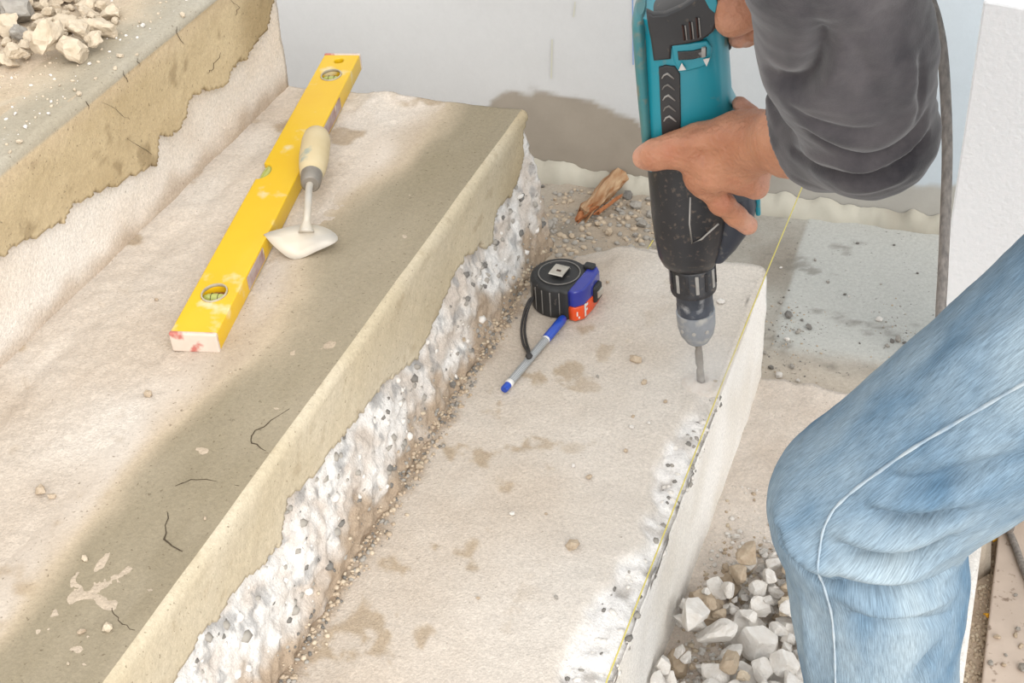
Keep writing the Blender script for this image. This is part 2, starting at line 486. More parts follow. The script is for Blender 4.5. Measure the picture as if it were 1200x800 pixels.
us = np.unique(gf); rm = np.full(P3.shape[0] * P3.shape[1], -1); rm[us] = np.arange(len(us))
fl = obj('floor', fast_mesh(P3.reshape(-1, 3)[us], rm[gf], True, col.reshape(-1, 3)[us]), M_floor)
fm = fl.modifiers.new('thick', 'SOLIDIFY'); fm.thickness = 0.19; fm.offset = -1
struct(fl, 'grey cement landing floor between the steps and the wall')

# ---- lower floor at the foot of the flight
xs = np.arange(0.40, 2.0, 0.01); ys = np.arange(-1.6, 0.20, 0.01)
G = np.stack(np.meshgrid(xs, ys, indexing='ij'), -1); P3 = np.dstack([G, np.full(G.shape[:2], ZF)])
P3[..., 2] += 0.004 * fbm(P3, 30, 4, 2)
col = lerp(L(206, 186, 164), L(180, 160, 138), np.clip(0.5 + fbc(P3, 25, 4, 3), 0, 1))
lf = obj('floor', fast_mesh(P3.reshape(-1, 3), grid_faces(len(xs), len(ys)), True, col.reshape(-1, 3)), M_floor)
fm = lf.modifiers.new('thick', 'SOLIDIFY'); fm.thickness = 0.05; fm.offset = -1
struct(lf, 'sandy lower floor at the foot of the steps')

# ---- the staircase: one thing, a block for each step
stairs = thing('staircase', 'rough concrete staircase under repair, dusty treads and half-plastered risers', 'staircase', (0.1, -0.3, ZF))
Y_NEAR = -1.15
def step_block(xb, xn, zt, zb, colfn, dispfn, res=0.004, name='concrete_step', nose=0.006):
    """tread + riser sheet closed by its two ends and its underside"""
    prof = [(x, zt, 0) for x in np.arange(xb, xn - nose, res)]
    for a in np.linspace(0, math.pi / 2, 5): prof.append((xn - nose + nose * math.sin(a), zt - nose + nose * math.cos(a), 1))
    prof += [(xn, z, 2) for z in np.arange(zt - nose - res, zb, -res)] + [(xn, zb - 0.01, 2)]
    prof = np.array(prof); ys = np.arange(Y_NEAR, YE + 1e-6, res); ys[-1] = YE
    P = np.zeros((len(ys), len(prof), 3)); P[..., 0] = prof[:, 0]; P[..., 2] = prof[:, 1]; P[..., 1] = ys[:, None]
    P0 = P.copy()
    P = dispfn(P, prof)
    col = colfn(P0, prof)
    nu, nv = P.shape[:2]
    V = P.reshape(-1, 3); F = [tuple(f) for f in grid_faces(nu, nv)[:, ::-1]]
    nbase = len(V)
    ext = np.array([[xn - 0.02, Y_NEAR, zb - 0.02], [xb, Y_NEAR, zb - 0.02], [xn - 0.02, YE, zb - 0.02], [xb, YE, zb - 0.02]])
    V = np.concatenate([V, ext])
    near = list(range(nv)); far = [(nu - 1) * nv + k for k in range(nv)]
    F.append(tuple(near + [nbase, nbase + 1])[::-1]); F.append(tuple(far + [nbase + 2, nbase + 3]))
    F.append(tuple([k * nv for k in range(nu)][::-1] + [nbase + 1, nbase + 3])); F.append((nbase, nbase + 1, nbase + 3, nbase + 2))
    cc = np.concatenate([col.reshape(-1, 3), np.tile(L(206, 192, 172), (4, 1))])
    me = mesh(V, F, False, cc)
    sm = np.ones(len(me.polygons), bool); sm[-4:] = False
    me.polygons.foreach_set('use_smooth', sm)
    return obj(name, me, M_conc, stairs)
stairs_inv = Matrix.Translation(-stairs.location)
def into_stairs(o): o.matrix_parent_inverse = stairs_inv; return o

def end_wave(P, amp=0.006, seed=3):
    """ragged far end"""
    w = sstep(YE - 0.05, YE, P[..., 1]); P[..., 1] += w * amp * fbm(P * [1, 0, 1], 30, 3, seed) ; return P

# step 1 (tape measure, drill): sandy tread, chipped white nosing
rough_line = [(atz(px, py, 0.0)) for px, py in ((850, 440), (811, 476), (780, 530), (753, 633), (700, 700), (660, 790))]
rl_y = np.array([p[1] for p in rough_line])[::-1]; rl_x = np.array([p[0] for p in rough_line])[::-1]
def s1_chip(P):
    lx = np.interp(P[..., 1], rl_y, rl_x) + 0.010 * fbm(P, 38, 3, 12)
    return sstep(-0.006, 0.006, P[..., 0] - lx) * sstep(-0.07, -0.17, P[..., 1])
def s1_disp(P, prof):
    n = fbm(P, 22, 4, 40); t = prof[:, 2] < 1.5
    chip = s1_chip(P) * t
    P[..., 2] += np.where(t, 0.0022 * n + 0.0006 * fbm(P, 140, 2, 41), 0)
    P[..., 2] -= chip * (0.004 + 0.010 * np.abs(fbm(P, 55, 3, 43)) + 0.35 * np.maximum(P[..., 0] - 0.185, 0))
    P[..., 0] += np.where(t, 0, 0.0022 * fbm(P, 18, 3, 44)) - np.where(prof[:, 2] > 0, 0.004 * np.abs(fbm(P, 30, 3, 45)) * sstep(-0.02, 0.0, P[..., 2]), 0)
    # far left corner is broken away
    cut = sstep(0.05, -0.13, P[..., 0] + 0.02 * fbm(P, 30, 2, 9)) * sstep(0.05, YE, P[..., 1]); P[..., 2] -= np.where(t, 0.06 * cut, 0)
    return end_wave(P, 0.01, 5)
def s1_col(P, prof):
    c = lerp(SAND, SAND2, np.clip(0.45 + 0.9 * fbc(P, 7, 4, 50), 0, 1))
    pale = sstep(0.02, 0.16, P[..., 0] + 0.05 * fbc(P, 9, 3, 51)) ; c = lerp(c, L(232, 224, 214), 0.65 * pale)
    c = lerp(c, lerp(L(252, 249, 246), L(206, 200, 194), sstep(0.1, 0.6, fbc(P, 60, 3, 33))), s1_chip(P) * (0.85 + 0.15 * fbc(P, 80, 2, 3)))
    c = lerp(c, L(188, 168, 142), 0.8 * sstep(0.42, 0.6, fbc(P, 30, 4, 52)) * sstep(0.14, 0.02, P[..., 0]))
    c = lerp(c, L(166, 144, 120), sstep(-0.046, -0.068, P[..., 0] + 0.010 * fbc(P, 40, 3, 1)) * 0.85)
    ris = prof[:, 2] > 1.5
    rc = lerp(L(268, 264, 258), L(252, 245, 234), np.clip(0.4 + fbc(P, 10, 3, 53), 0, 1))
    return np.where(ris[None, :, None], rc, c)
step1 = into_stairs(step_block(X2 - 0.06, X1, Z1, Z0, s1_col, s1_disp))

# step 0 (below it): sandy tread with the rubble, white nosing
def s0_disp(P, prof):
    t = prof[:, 2] < 1.5; P[..., 2] += np.where(t, 0.004 * fbm(P, 26, 4, 60) + 0.001 * fbm(P, 120, 2, 61), 0); P[..., 0] += np.where(t, 0, 0.002 * fbm(P, 20, 3, 6)); return end_wave(P, 0.006, 8)
def s0_col(P, prof):
    c = lerp(L(240, 229, 217), L(226, 211, 196), np.clip(0.45 + 0.9 * fbc(P, 12, 4, 62), 0, 1))
    c = lerp(c, L(240, 235, 228), sstep(0.452, 0.466, P[..., 0] + 0.004 * fbc(P, 40, 2, 3)))
    return c
step0 = into_stairs(step_block(X1 - 0.05, X0, Z0, ZF, s0_col, s0_disp))

# step 2 (level and trowel): sand at the back, mortar band at the front, broken base
base_px = [(617, 150), (612, 200), (608, 221), (587, 245), (578, 285), (548, 301), (534, 330), (510, 382), (492, 417), (440, 466), (418, 495), (382, 545), (340, 590), (333, 640), (295, 680), (245, 740), (208, 800), (150, 870)]
bl = [atx(px, py, X2 + 0.012) for px, py in base_px]
bl_y = np.array([p[1] for p in bl])[::-1]; bl_z = np.array([p[2] for p in bl])[::-1]
od = np.argsort(bl_y); bl_y, bl_z = bl_y[od], bl_z[od]
def zb2(P): return np.interp(P[..., 1], bl_y, bl_z)
def s2_disp(P, prof):
    t = prof[:, 2] < 1.5
    n = fbm(P, 18, 4, 70)
    groove = np.exp(-((P[..., 0] - (X3 + 0.035)) / 0.012) ** 2) * (0.5 + 0.5 * fbm(P, 16, 2, 71)); bump = sstep(0.06, YE, P[..., 1]) * sstep(-0.17, -0.22, P[..., 0]) * sstep(-0.302, -0.285, P[..., 0])
    P[..., 2] += np.where(t, 0.0022 * n + 0.0012 * fbm(P, 90, 3, 72) - 0.004 * groove + bump * 0.010 * (0.4 + fbm(P, 26, 3, 73)), 0)
    fr = np.clip((zb2(P) - P[..., 2]) / np.maximum(zb2(P), 0.02), 0, 1)
    rough = 0.006 * fbm(P * [1, 0.6, 1], 34, 3, 74) + 0.0045 * fbm(P, 120, 3, 75)
    out = 0.030 * fr ** 0.8 + np.where(fr > 0, rough * np.minimum(1, fr * 4 + 0.25), 0) + 0.004
    P[..., 0] += np.where(t, 0, out * sstep(-0.4, 0.0, fr) )
    P[..., 0] -= np.where(t, 0.004 * sstep(X2 - 0.02, X2, P[..., 0]), 0.008 * sstep(Z2 - 0.04, Z2, P[..., 2]))
    return end_wave(P, 0.005, 7)
def sand2(P):
    c = lerp(SAND, SAND2, np.clip(0.45 + 1.0 * fbc(P, 8, 4, 80), 0, 1))
    c = lerp(c, L(236, 222, 206), 0.7 * sstep(0.1, 0.5, fbc(P, 6, 3, 81)))
    c = lerp(c, L(176, 154, 124), 0.7 * sstep(0.32, 0.55, fbc(P, 22, 4, 82)))
    c = lerp(c, L(186, 164, 134), 0.55 * sstep(X2 - 0.13, X2 - 0.09, P[..., 0] + 0.02 * fbc(P, 14, 3, 83)))
    return c
def s2_col(P, prof):
    c = sand2(P)
    w = lerp(L(242, 238, 233), L(214, 202, 190), np.clip(0.4 + 1.2 * fbc(P, 40, 3, 84), 0, 1))
    fr = np.clip((zb2(P) - P[..., 2]) / np.maximum(zb2(P), 0.02), 0, 1)
    w = lerp(w, L(150, 150, 150), 0.6 * sstep(0.3, 0.5, fbc(P, 70, 3, 86))); w = lerp(w, L(186, 166, 144), sstep(0.5, 0.9, fr + 0.35 * fbc(P, 30, 3, 85)))
    return np.where((prof[:, 2] > 1.5)[None, :, None], w, c)
step2 = into_stairs(step_block(X3 - 0.06, X2, Z2, Z1 - 0.01, s2_col, s2_disp, nose=0.004, res=0.003))

# step 3 (rubble on it): white plaster riser under a ragged coat of mortar
def s3_disp(P, prof):
    t = prof[:, 2] < 1.5
    P[..., 2] += np.where(t, 0.003 * fbm(P, 20, 4, 90), 0); P[..., 0] += np.where(t, 0, 0.003 * fbm(P, 14, 3, 91) - 0.004); return end_wave(P, 0.004, 9)
def s3_col(P, prof):
    c = lerp(L(226, 208, 186), L(196, 178, 152), np.clip(0.5 + 1.0 * fbc(P, 10, 4, 92), 0, 1))
    w = lerp(L(246, 238, 228), L(236, 222, 206), np.clip(0.4 + 1.0 * fbc(P, 12, 4, 93), 0, 1))
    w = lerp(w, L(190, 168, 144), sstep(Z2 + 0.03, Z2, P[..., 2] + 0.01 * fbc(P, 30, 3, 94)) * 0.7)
    return np.where((prof[:, 2] > 1.5)[None, :, None], w, c)
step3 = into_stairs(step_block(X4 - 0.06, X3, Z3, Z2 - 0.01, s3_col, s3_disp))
def s4_disp(P, prof): return s3_disp(P, prof)
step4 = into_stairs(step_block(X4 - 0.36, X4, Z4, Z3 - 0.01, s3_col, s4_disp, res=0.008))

def mortar(parent, xn, zt, back, zedge, colfn, name='mortar_coat', thick=0.009, res=0.003, lip=0.010, seed=0):
    """L-shaped coat of mortar over nosing and riser, cut along a ragged lower edge"""
    prof = [(x, zt + 0.0080 * sstep(xn - back, xn - back + 0.075, x) - 0.0065, 0) for x in np.arange(xn - back, xn + lip - 0.008, res)]
    for a in np.linspace(0, math.pi / 2, 4): prof.append((xn + lip - 0.008 + 0.008 * math.sin(a), zt + 0.0015 - 0.008 + 0.008 * math.cos(a), 1))
    prof += [(xn + lip, z, 2) for z in np.arange(zt - 0.0065 - res, zt - 0.178, -res)]
    prof = np.array(prof); ys = np.arange(Y_NEAR, YE + 0.004, res)
    P = np.zeros((len(ys), len(prof), 3)); P[..., 0] = prof[:, 0]; P[..., 2] = prof[:, 1]; P[..., 1] = ys[:, None]
    P0 = P.copy()
    t = (prof[:, 2] < 1.5)
    P[..., 2] += np.where(t, 0.0018 * fbm(P * [1, 0.45, 1], 26, 3, 100 + seed), 0)
    P[..., 0] += np.where(t, 0, 0.0028 * fbm(P * [1, 0.5, 1], 16, 3, 101 + seed) + 0.0006 * fbm(P, 120, 2, 3))
    w = sstep(YE - 0.04, YE, P[..., 1]); P[..., 1] += w * 0.004 * fbm(P * [1, 0, 1], 40, 3, 9)
    ze = zedge(P0) + 0.011 * fbm(P0, 42, 3, 102 + seed) + 0.005 * fbm(P0, 150, 2, 103 + seed)
    be = (xn - back) + 0.004
    keepv = np.where(t, P0[..., 0] > be, P0[..., 2] > ze)
    Fq = grid_faces(*P.shape[:2])[:, ::-1]; kv = keepv.ravel(); Fq = Fq[kv[Fq].all(1)]
    used = np.unique(Fq); remap = np.full(P.shape[0] * P.shape[1], -1); remap[used] = np.arange(len(used))
    col = colfn(P0, prof).reshape(-1, 3)[used]
    o = obj(name, fast_mesh(P.reshape(-1, 3)[used], remap[Fq], True, col), M_mort, parent)
    sm = o.modifiers.new('thick', 'SOLIDIFY'); sm.thickness = thick; sm.offset = -1
    return o
def m2_col(P, prof):
    streak = fbc(P * [1, 0.18, 1], 40, 3, 110); f = np.clip(0.5 + 0.9 * fbc(P * [1, 0.4, 1], 14, 4, 111), 0, 1)
    c = lerp(OLIVE, OLIVE2, f) * (1 + 0.06 * streak)[..., None]
    c = lerp(c, L(150, 138, 114), 0.6 * sstep(0.25, 0.5, fbc(P * [1, 0.3, 1], 20, 3, 112)) )
    sandy = sstep(X2 - 0.060, X2 - 0.135, P[..., 0] + 0.045 * fbc(P * [1, 0.5, 1], 12, 4, 113)); c = lerp(lerp(c, L(206, 188, 162), np.minimum(1, sandy * 1.6)), sand2(P), sstep(0.35, 1.0, sandy))
    r = lerp(TAN, L(220, 207, 182), np.clip(0.5 + 0.9 * fbc(P, 12, 4, 114), 0, 1)); r = lerp(r, TAN2, 0.6 * sstep(-0.02, YE, P[..., 1] + 0.04 * fbc(P, 10, 2, 4)))
    r = lerp(r, L(160, 138, 104), 0.28 * sstep(0.4, 0.7, fbc(P, 60, 3, 115)))
    return np.where((prof[:, 2] > 0.5)[None, :, None], r, c)
mort2 = mortar(step2, X2, Z2, 0.19, zb2, m2_col, seed=1)
e3_px = [(330, -30), (318, 30), (300, 55), (262, 105), (225, 112), (215, 150), (190, 165), (188, 190), (150, 215), (100, 235), (78, 262), (60, 265), (40, 280), (0, 305), (-60, 350), (-160, 430)]
el = sorted([atx(px, py, X3 + 0.006) for px, py in e3_px], key=lambda p: p[1]); el_y = np.array([p[1] for p in el]); el_z = np.array([p[2] for p in el])
def ze3(P): return np.interp(P[..., 1], el_y, el_z)
def m3_col(P, prof):
    r = lerp(L(212, 192, 156), L(194, 173, 136), np.clip(0.5 + 0.9 * fbc(P, 12, 4, 120), 0, 1))
    r = lerp(r, L(160, 138, 100), 0.65 * sstep(0.02, 0.10, P[..., 1] + 0.03 * fbc(P, 16, 3, 121)))
    r = lerp(r, L(150, 130, 98), 0.6 * sstep(0.3, 0.6, fbc(P, 40, 4, 122)))
    r = lerp(r, L(214, 192, 160), 0.7 * sstep(Z3 - 0.035, Z3 - 0.005, P[..., 2] + 0.004 * fbc(P, 20, 2, 5)))
    c = lerp(L(196, 190, 176), L(180, 170, 150), np.clip(0.5 + 1.0 * fbc(P * [1, 0.4, 1], 16, 4, 123), 0, 1))
    sandy = sstep(X3 - 0.03, X3 - 0.085, P[..., 0] + 0.035 * fbc(P, 14, 4, 124)); c = lerp(c, L(212, 195, 170), sandy)
    return np.where((prof[:, 2] > 1.5)[None, :, None], r, c)
mort3 = mortar(step3, X3, Z3, 0.13, ze3, m3_col, thick=0.006, lip=0.005, seed=2)

# hairline cracks in the mortar
M_crack = mat('crack_shadow', (70, 58, 42), (92, 78, 58), 200, rough=1.0)
def crack(parent, pxs, on, w=0.0007):
    pts = []
    for a, b in zip(pxs[:-1], pxs[1:]):
        for t in np.linspace(0, 1, 5)[:-1]:
            pts.append((a[0] * (1 - t) + b[0] * t + random.uniform(-1.6, 1.6), a[1] * (1 - t) + b[1] * t + random.uniform(-1.6, 1.6)))
    pts.append(pxs[-1]); W = [on(*p) for p in pts]
    rad = [w * (0.35 + 0.65 * math.sin(math.pi * (i + 0.5) / len(W))) * random.uniform(0.6, 1.2) for i in range(len(W))]
    return obj('crack', tube(W, rad, 5, 0.35), M_crack, parent)
t2 = lambda x, y: atz(x, y, Z2 + 0.0016); r2 = lambda x, y: atx(x, y, X2 + 0.0104); t3r = lambda x, y: atx(x, y, X3 + 0.0056)
for pxs in ([(340, 480), (298, 505), (294, 518), (318, 531)], [(205, 568), (230, 561), (280, 569)], [(197, 600), (193, 632), (214, 646)], [(130, 712), (140, 728), (158, 738)]):
    crack(step2, pxs, t2)
for pxs in ([(120, 118), (140, 132), (152, 140)], [(148, 160), (178, 181)], [(48, 190), (52, 200), (44, 206)], [(206, 32), (216, 52)], [(258, 62), (250, 80), (243, 86)], [(268, -2), (280, 8), (276, 18)], [(144, 84), (150, 96)], [(100, 118), (104, 128)], [(160, 68), (164, 78)]):
    crack(step3, pxs, t3r, 0.0005)

# ---- heights of the finished surfaces, so that loose things really rest on them
def _tree(o, zmin=None):
    co = np.zeros(len(o.data.vertices) * 3, np.float32); o.data.vertices.foreach_get('co', co)
    return BVHTree.FromPolygons([Vector(c) for c in co.reshape(-1, 3)], [tuple(p.vertices) for p in o.data.polygons if len(p.vertices) <= 4])
SEAT = [_tree(o) for o in (step0, step1, step2, step3, mort2, mort3, fl, lf)]
def surf(x, y, z, up=0.03):
    """height of the highest surface at (x, y) that lies no more than `up` above z"""
    best = None
    for t in SEAT:
        r_ = t.ray_cast(Vector((x, y, z + up)), Vector((0, 0, -1)), 0.09)
        if r_[0] is not None and (best is None or r_[0].z > best): best = r_[0].z
    return z if best is None else best
def seat_z(pts, z, q=85):
    return float(np.percentile([surf(x, y, z) for x, y in pts], q))

# ================================================================== OBJECTS
def wobj(name, me, m, parent):
    """part whose mesh is in world coordinates, under an Empty at the thing's base"""
    o = obj(name, me, m, parent); o.matrix_parent_inverse = Matrix.Translation(-parent.location); return o

# ---- rocks
def rock_mesh(seed, sub=2, cuts=7, squash=(1, 0.8, 0.6), rough=0.05):
    r = random.Random(seed); bm = bmesh.new(); bmesh.ops.create_icosphere(bm, subdivisions=sub, radius=1)
    planes = []
    for _ in range(cuts):
        n = Vector((r.gauss(0, 1), r.gauss(0, 1), r.gauss(0, 1))).normalized(); planes.append((n, r.uniform(0.45, 0.80)))
    for v in bm.verts:
        for n, d in planes:
            e = v.co.dot(n) - d
            if e > 0: v.co -= n * e
    P = np.array([v.co[:] for v in bm.verts]); d = fbm(P + seed * 3.1, 2.2, 4, seed) * rough + vnoise(P + seed, 9.0, seed) * rough * 0.22
    for v, e in zip(bm.verts, d):
        v.co *= 1 + e; v.co = Vector((v.co.x * squash[0], v.co.y * squash[1], v.co.z * squash[2]))
    return from_bm(bm)
M_rock = {'white': mat('white_concrete_rubble', (252, 248, 242), (234, 226, 216), 2.2, rough=0.95, bump=0.5, bscale=7, detail=6),
          'tan': mat('tan_concrete_rubble', (214, 196, 172), (190, 168, 142), 2.2, rough=0.95, bump=0.5, bscale=7, detail=6),
          'beige': mat('beige_mortar_rubble', (232, 216, 192), (208, 190, 164), 2.2, rough=0.95, bump=0.5, bscale=7, detail=6),
          'grey': mat('grey_stone', (186, 180, 170), (156, 150, 142), 2.2, rough=0.9, bump=0.5, bscale=7, detail=6),
          'dark': mat('dark_gravel', (116, 113, 108), (146, 141, 134), 2.2, rough=0.85, bump=0.5, bscale=7, detail=6)}
ROCKS = {k: [rock_mesh(s * 7 + i * 101, 3, 13, (1, random.uniform(0.75, 1.0), random.uniform(0.6, 0.9)), 0.34 if k in ('beige', 'grey') else 0.17) for s in range(7)] for i, k in enumerate(M_rock)}
PEBS = {k: [rock_mesh(s * 5 + i * 77, 1, 4, (1, 0.8, 0.65)) for s in range(5)] for i, k in enumerate(M_rock)}
for dct in (ROCKS, PEBS):
    for k in dct:
        for me in dct[k]: me.materials.append(M_rock[k])
_rv = {}
def low_point(me, rot):
    """lowest point of the unit rock in this rotation"""
    if me.name not in _rv: _rv[me.name] = np.array([v.co[:] for v in me.vertices])
    m = np.array(Euler(rot).to_matrix()); return float((_rv[me.name] @ m[2]).min())
def rand_rot(): return (random.uniform(-0.6, 0.6), random.uniform(-0.6, 0.6), random.uniform(0, 6.28))
def put_rock(name, me, p, r, label, cat, group, rot):
    o = bpy.data.objects.new(name, me); C.objects.link(o); o.location = p; o.scale = (r, r, r); o.rotation_euler = rot
    return tag(o, label, cat, group)
def pile(n, pick, zbase, label, group, sizes, kinds, name='rubble_chunk', fixed=(), wall_x=-9.0):
    """drop-pack chunks one by one on a tread"""
    placed = []
    def drop(x, y, r, lo):
        z = surf(x, y, zbase) - lo * r - min(0.0012, 0.06 * r)
        for (a, b, c, s) in placed:
            d = math.hypot(x - a, y - b); m = (r + s) * 0.74
            if d < m: z = max(z, c + math.sqrt(m * m - d * d) * 0.72)
        return z
    def lab(kind, r):
        big = 'large' if r > sizes[1] * 0.95 else ('medium' if r > sizes[1] * 0.55 else 'small')
        tex = {'white': 'angular white concrete', 'tan': 'tan-faced concrete', 'beige': 'crumbly beige mortar', 'grey': 'grey concrete'}[kind]
        return '%s %s chunk %s' % (big, tex, label), '%s %s %s' % (big, kind, group)
    for (x, y, r, kind, i) in fixed:
        me = ROCKS[kind][i % 7]; rot = rand_rot(); x = max(x, wall_x + 0.86 * r)
        z = drop(x, y, r, low_point(me, rot)); placed.append((x, y, z, r)); l_, g_ = lab(kind, r); put_rock(name, me, (x, y, z), r, l_, 'rubble', g_, rot)
    for q in range(n):
        r = sizes[0] + (sizes[1] - sizes[0]) * random.random() ** 2.4
        best = None
        k = random.choices(list(kinds), weights=list(kinds.values()))[0]; me = random.choice(ROCKS[k]); rot = rand_rot(); lo = low_point(me, rot)
        for _ in range(6):
            x, y = pick(); x = max(x, wall_x + 0.9 * r); z = drop(x, y, r, lo)
            if best is None or z < best[2]: best = (x, y, z)
        x, y, z = best; placed.append((x, y, z, r))
        l_, g_ = lab(k, r); put_rock(name, me, (x, y, z), r, l_, 'rubble', g_, rot)
def tri_pick(poly):
    def f():
        while True:
            x = random.uniform(min(p[0] for p in poly), max(p[0] for p in poly)); y = random.uniform(min(p[1] for p in poly), max(p[1] for p in poly))
            ins = False
            for (x1, y1), (x2, y2) in zip(poly, poly[1:] + poly[:1]):
                if (y1 > y) != (y2 > y) and x < (x2 - x1) * (y - y1) / (y2 - y1) + x1: ins = not ins
            if ins: return x, y
    return f
# pile beside the man's leg on the lowest visible tread
poly = [tuple(atz(px, py, Z0)[:2]) for px, py in ((798, 726), (826, 702), (880, 666), (922, 655), (962, 690), (955, 820), (930, 842), (752, 842), (772, 795))]
fx = []
for px, py, r, k, i in ((824, 716, 0.021, 'tan', 1), (808, 740, 0.017, 'white', 2), (838, 757, 0.019, 'white', 3), (870, 735, 0.022, 'white', 0), (795, 778, 0.016, 'tan', 5), (885, 760, 0.019, 'white', 6), (812, 752, 0.018, 'white', 4), (915, 800, 0.024, 'white', 2), (870, 795, 0.018, 'white', 1), (905, 690, 0.013, 'white', 3), (890, 720, 0.013, 'white', 5), (920, 735, 0.016, 'white', 6), (840, 800, 0.015, 'white', 2)):
    p = atz(px, py, Z0 + 0.015); fx.append((p[0], p[1], r * 1.22, k, i))
pile(150, tri_pick(poly), Z0, 'piled on the tread beside the blue jeans', 'rubble chunks piled beside the jeans', (0.005, 0.018), {'white': 8, 'tan': 2, 'beige': 1}, fixed=fx, wall_x=X1 + 0.001)
# heap on the upper tread
poly = [tuple(atz(px, py, Z3)[:2]) for px, py in ((-40, 78), (20, 76), (62, 68), (95, 64), (144, 44), (130, 16), (90, 2), (60, -30), (-60, -30))]
fx = []
for px, py, r, k, i in ((22, 14, 0.022, 'grey', 1), (118, 32, 0.016, 'beige', 2), (88, 60, 0.018, 'beige', 3), (58, 58, 0.019, 'beige', 4), (8, 66, 0.010, 'beige', 5), (18, 68, 0.011, 'beige', 6), (74, 28, 0.014, 'beige', 0), (96, 42, 0.013, 'beige', 2), (100, 2, 0.012, 'beige', 3), (36, 45, 0.011, 'beige', 2), (5, 30, 0.015, 'beige', 1), (112, 50, 0.009, 'beige', 4)):
    p = atz(px, py, Z3 + 0.012); fx.append((p[0], p[1], r * 1.25, k, i))
pile(150, tri_pick(poly), Z3, 'heaped on the uppermost tread', 'rubble chunks heaped on the upper tread', (0.005, 0.0150), {'beige': 19, 'grey': 1}, fixed=fx, wall_x=X4 + 0.004)

# loose pebbles that can be picked out one by one
def pebbles(spots, z, label, group, kinds, name='pebble', plane=None, floor_z=False):
    for s in spots:
        p = (plane or (lambda x, y: atz(x, y, z)))(s[0], s[1]); r = s[2] * 0.0005
        k = random.choice(kinds); big = 'larger' if s[2] > 11 else 'tiny'
        words = {'white': 'whitish', 'tan': 'tan', 'beige': 'beige', 'grey': 'grey', 'dark': 'dark'}[k]
        me = random.choice(PEBS[k]); rot = rand_rot(); zs_ = p[2] if floor_z else surf(p[0], p[1], p[2], 0.035)
        put_rock(name, me, (p[0], p[1], zs_ - low_point(me, rot) * r - 0.12 * r), r, '%s %s %s' % (big, words, label), 'pebble', '%s %s %s' % (big, words, group), rot)
pebbles([(127, 33, 7), (168, 32, 8), (164, 28, 5), (141, 66, 9), (135, 80, 6), (93, 111, 8), (88, 106, 6), (23, 167, 8), (214, 18, 8), (160, 62, 5), (105, 75, 6), (112, 92, 5), (57, 134, 5), (30, 150, 6), (18, 134, 5), (12, 178, 5), (60, 120, 4), (70, 100, 4)], Z3 + 0.002, 'crumb lying loose on the mortar edge of the uppermost tread', 'crumbs on the upper tread', ['beige', 'white'])
pebbles([(127, 736, 11), (96, 741, 8), (80, 777, 4), (173, 461, 10), (60, 580, 9), (100, 655, 7), (48, 575, 14), (270, 437, 4), (240, 607, 4), (183, 350, 6)], Z2 + 0.002, 'loose crumb on the tread that carries the yellow level', 'crumbs on the level tread', ['beige', 'tan'])
pebbles([(672, 640, 17), (690, 558, 9), (600, 601, 8), (672, 545, 6), (745, 420, 18), (755, 447, 9), (845, 353, 12), (700, 440, 5), (740, 500, 7), (760, 495, 5), (733, 527, 6), (652, 700, 6), (560, 700, 5), (825, 442, 7), (838, 446, 7), (690, 300, 8), (712, 330, 6), (640, 600, 4), (780, 470, 6), (742, 488, 5)], Z1 + 0.002, 'stone lying loose on the tread below the drill', 'stones on the drilled tread', ['white', 'grey', 'tan'])
pebbles([(526, 441, 13), (530, 456, 12), (492, 545, 11), (378, 616, 11), (373, 640, 10), (314, 690, 8), (312, 786, 10), (290, 740, 8), (553, 335, 9), (545, 420, 9), (455, 520, 10), (430, 560, 9), (410, 570, 9), (520, 400, 9), (570, 345, 8), (548, 407, 8), (540, 380, 8), (360, 655, 9), (345, 700, 8), (470, 500, 9), (560, 312, 9), (505, 455, 8)], Z1 + 0.004, 'stone caught in the joint below the broken riser', 'stones in the joint under the broken riser', ['grey', 'tan', 'white', 'dark'])
pebbles([(745, 241, 24), (752, 262, 22), (700, 262, 14), (714, 272, 18), (736, 228, 22), (760, 232, 14), (655, 175, 14), (660, 208, 14), (720, 208, 18), (640, 260, 12), (690, 212, 10), (745, 275, 12), (728, 246, 12), (645, 262, 22), (617, 226, 8), (670, 275, 12), (650, 230, 8), (760, 250, 16), (622, 250, 8), (636, 215, 9)], ZL + 0.008, 'stone among the debris on the landing beside the splintered wood', 'stones on the landing by the wood', ['grey', 'tan', 'grey', 'dark'])
pebbles([(924, 370, 16), (948, 384, 12), (915, 352, 9), (935, 390, 9), (922, 398, 10), (903, 430, 10), (913, 440, 14), (900, 448, 14), (928, 428, 10), (935, 445, 8), (896, 412, 8), (970, 330, 7), (955, 305, 6), (1048, 287, 6), (1005, 285, 6), (990, 345, 6), (1030, 375, 12), (1045, 400, 9), (1060, 402, 9), (1052, 398, 12), (1040, 405, 8), (995, 347, 5), (1075, 320, 5), (915, 312, 6), (940, 375, 6)], ZL + 0.003, 'pebble on the bare grey landing floor', 'pebbles on the grey landing', ['dark', 'grey', 'dark', 'white'])
pebbles([(862, 630, 12), (867, 622, 8), (895, 647, 14), (893, 668, 18), (868, 698, 14), (848, 680, 12), (850, 665, 14), (860, 660, 8), (900, 655, 8), (884, 585, 5), (830, 690, 10), (838, 660, 8), (845, 645, 7), (876, 640, 9), (880, 655, 9)], Z0 + 0.002, 'stone on the sandy tread at the edge of the rubble pile', 'stones at the edge of the rubble pile', ['white', 'tan', 'white'])

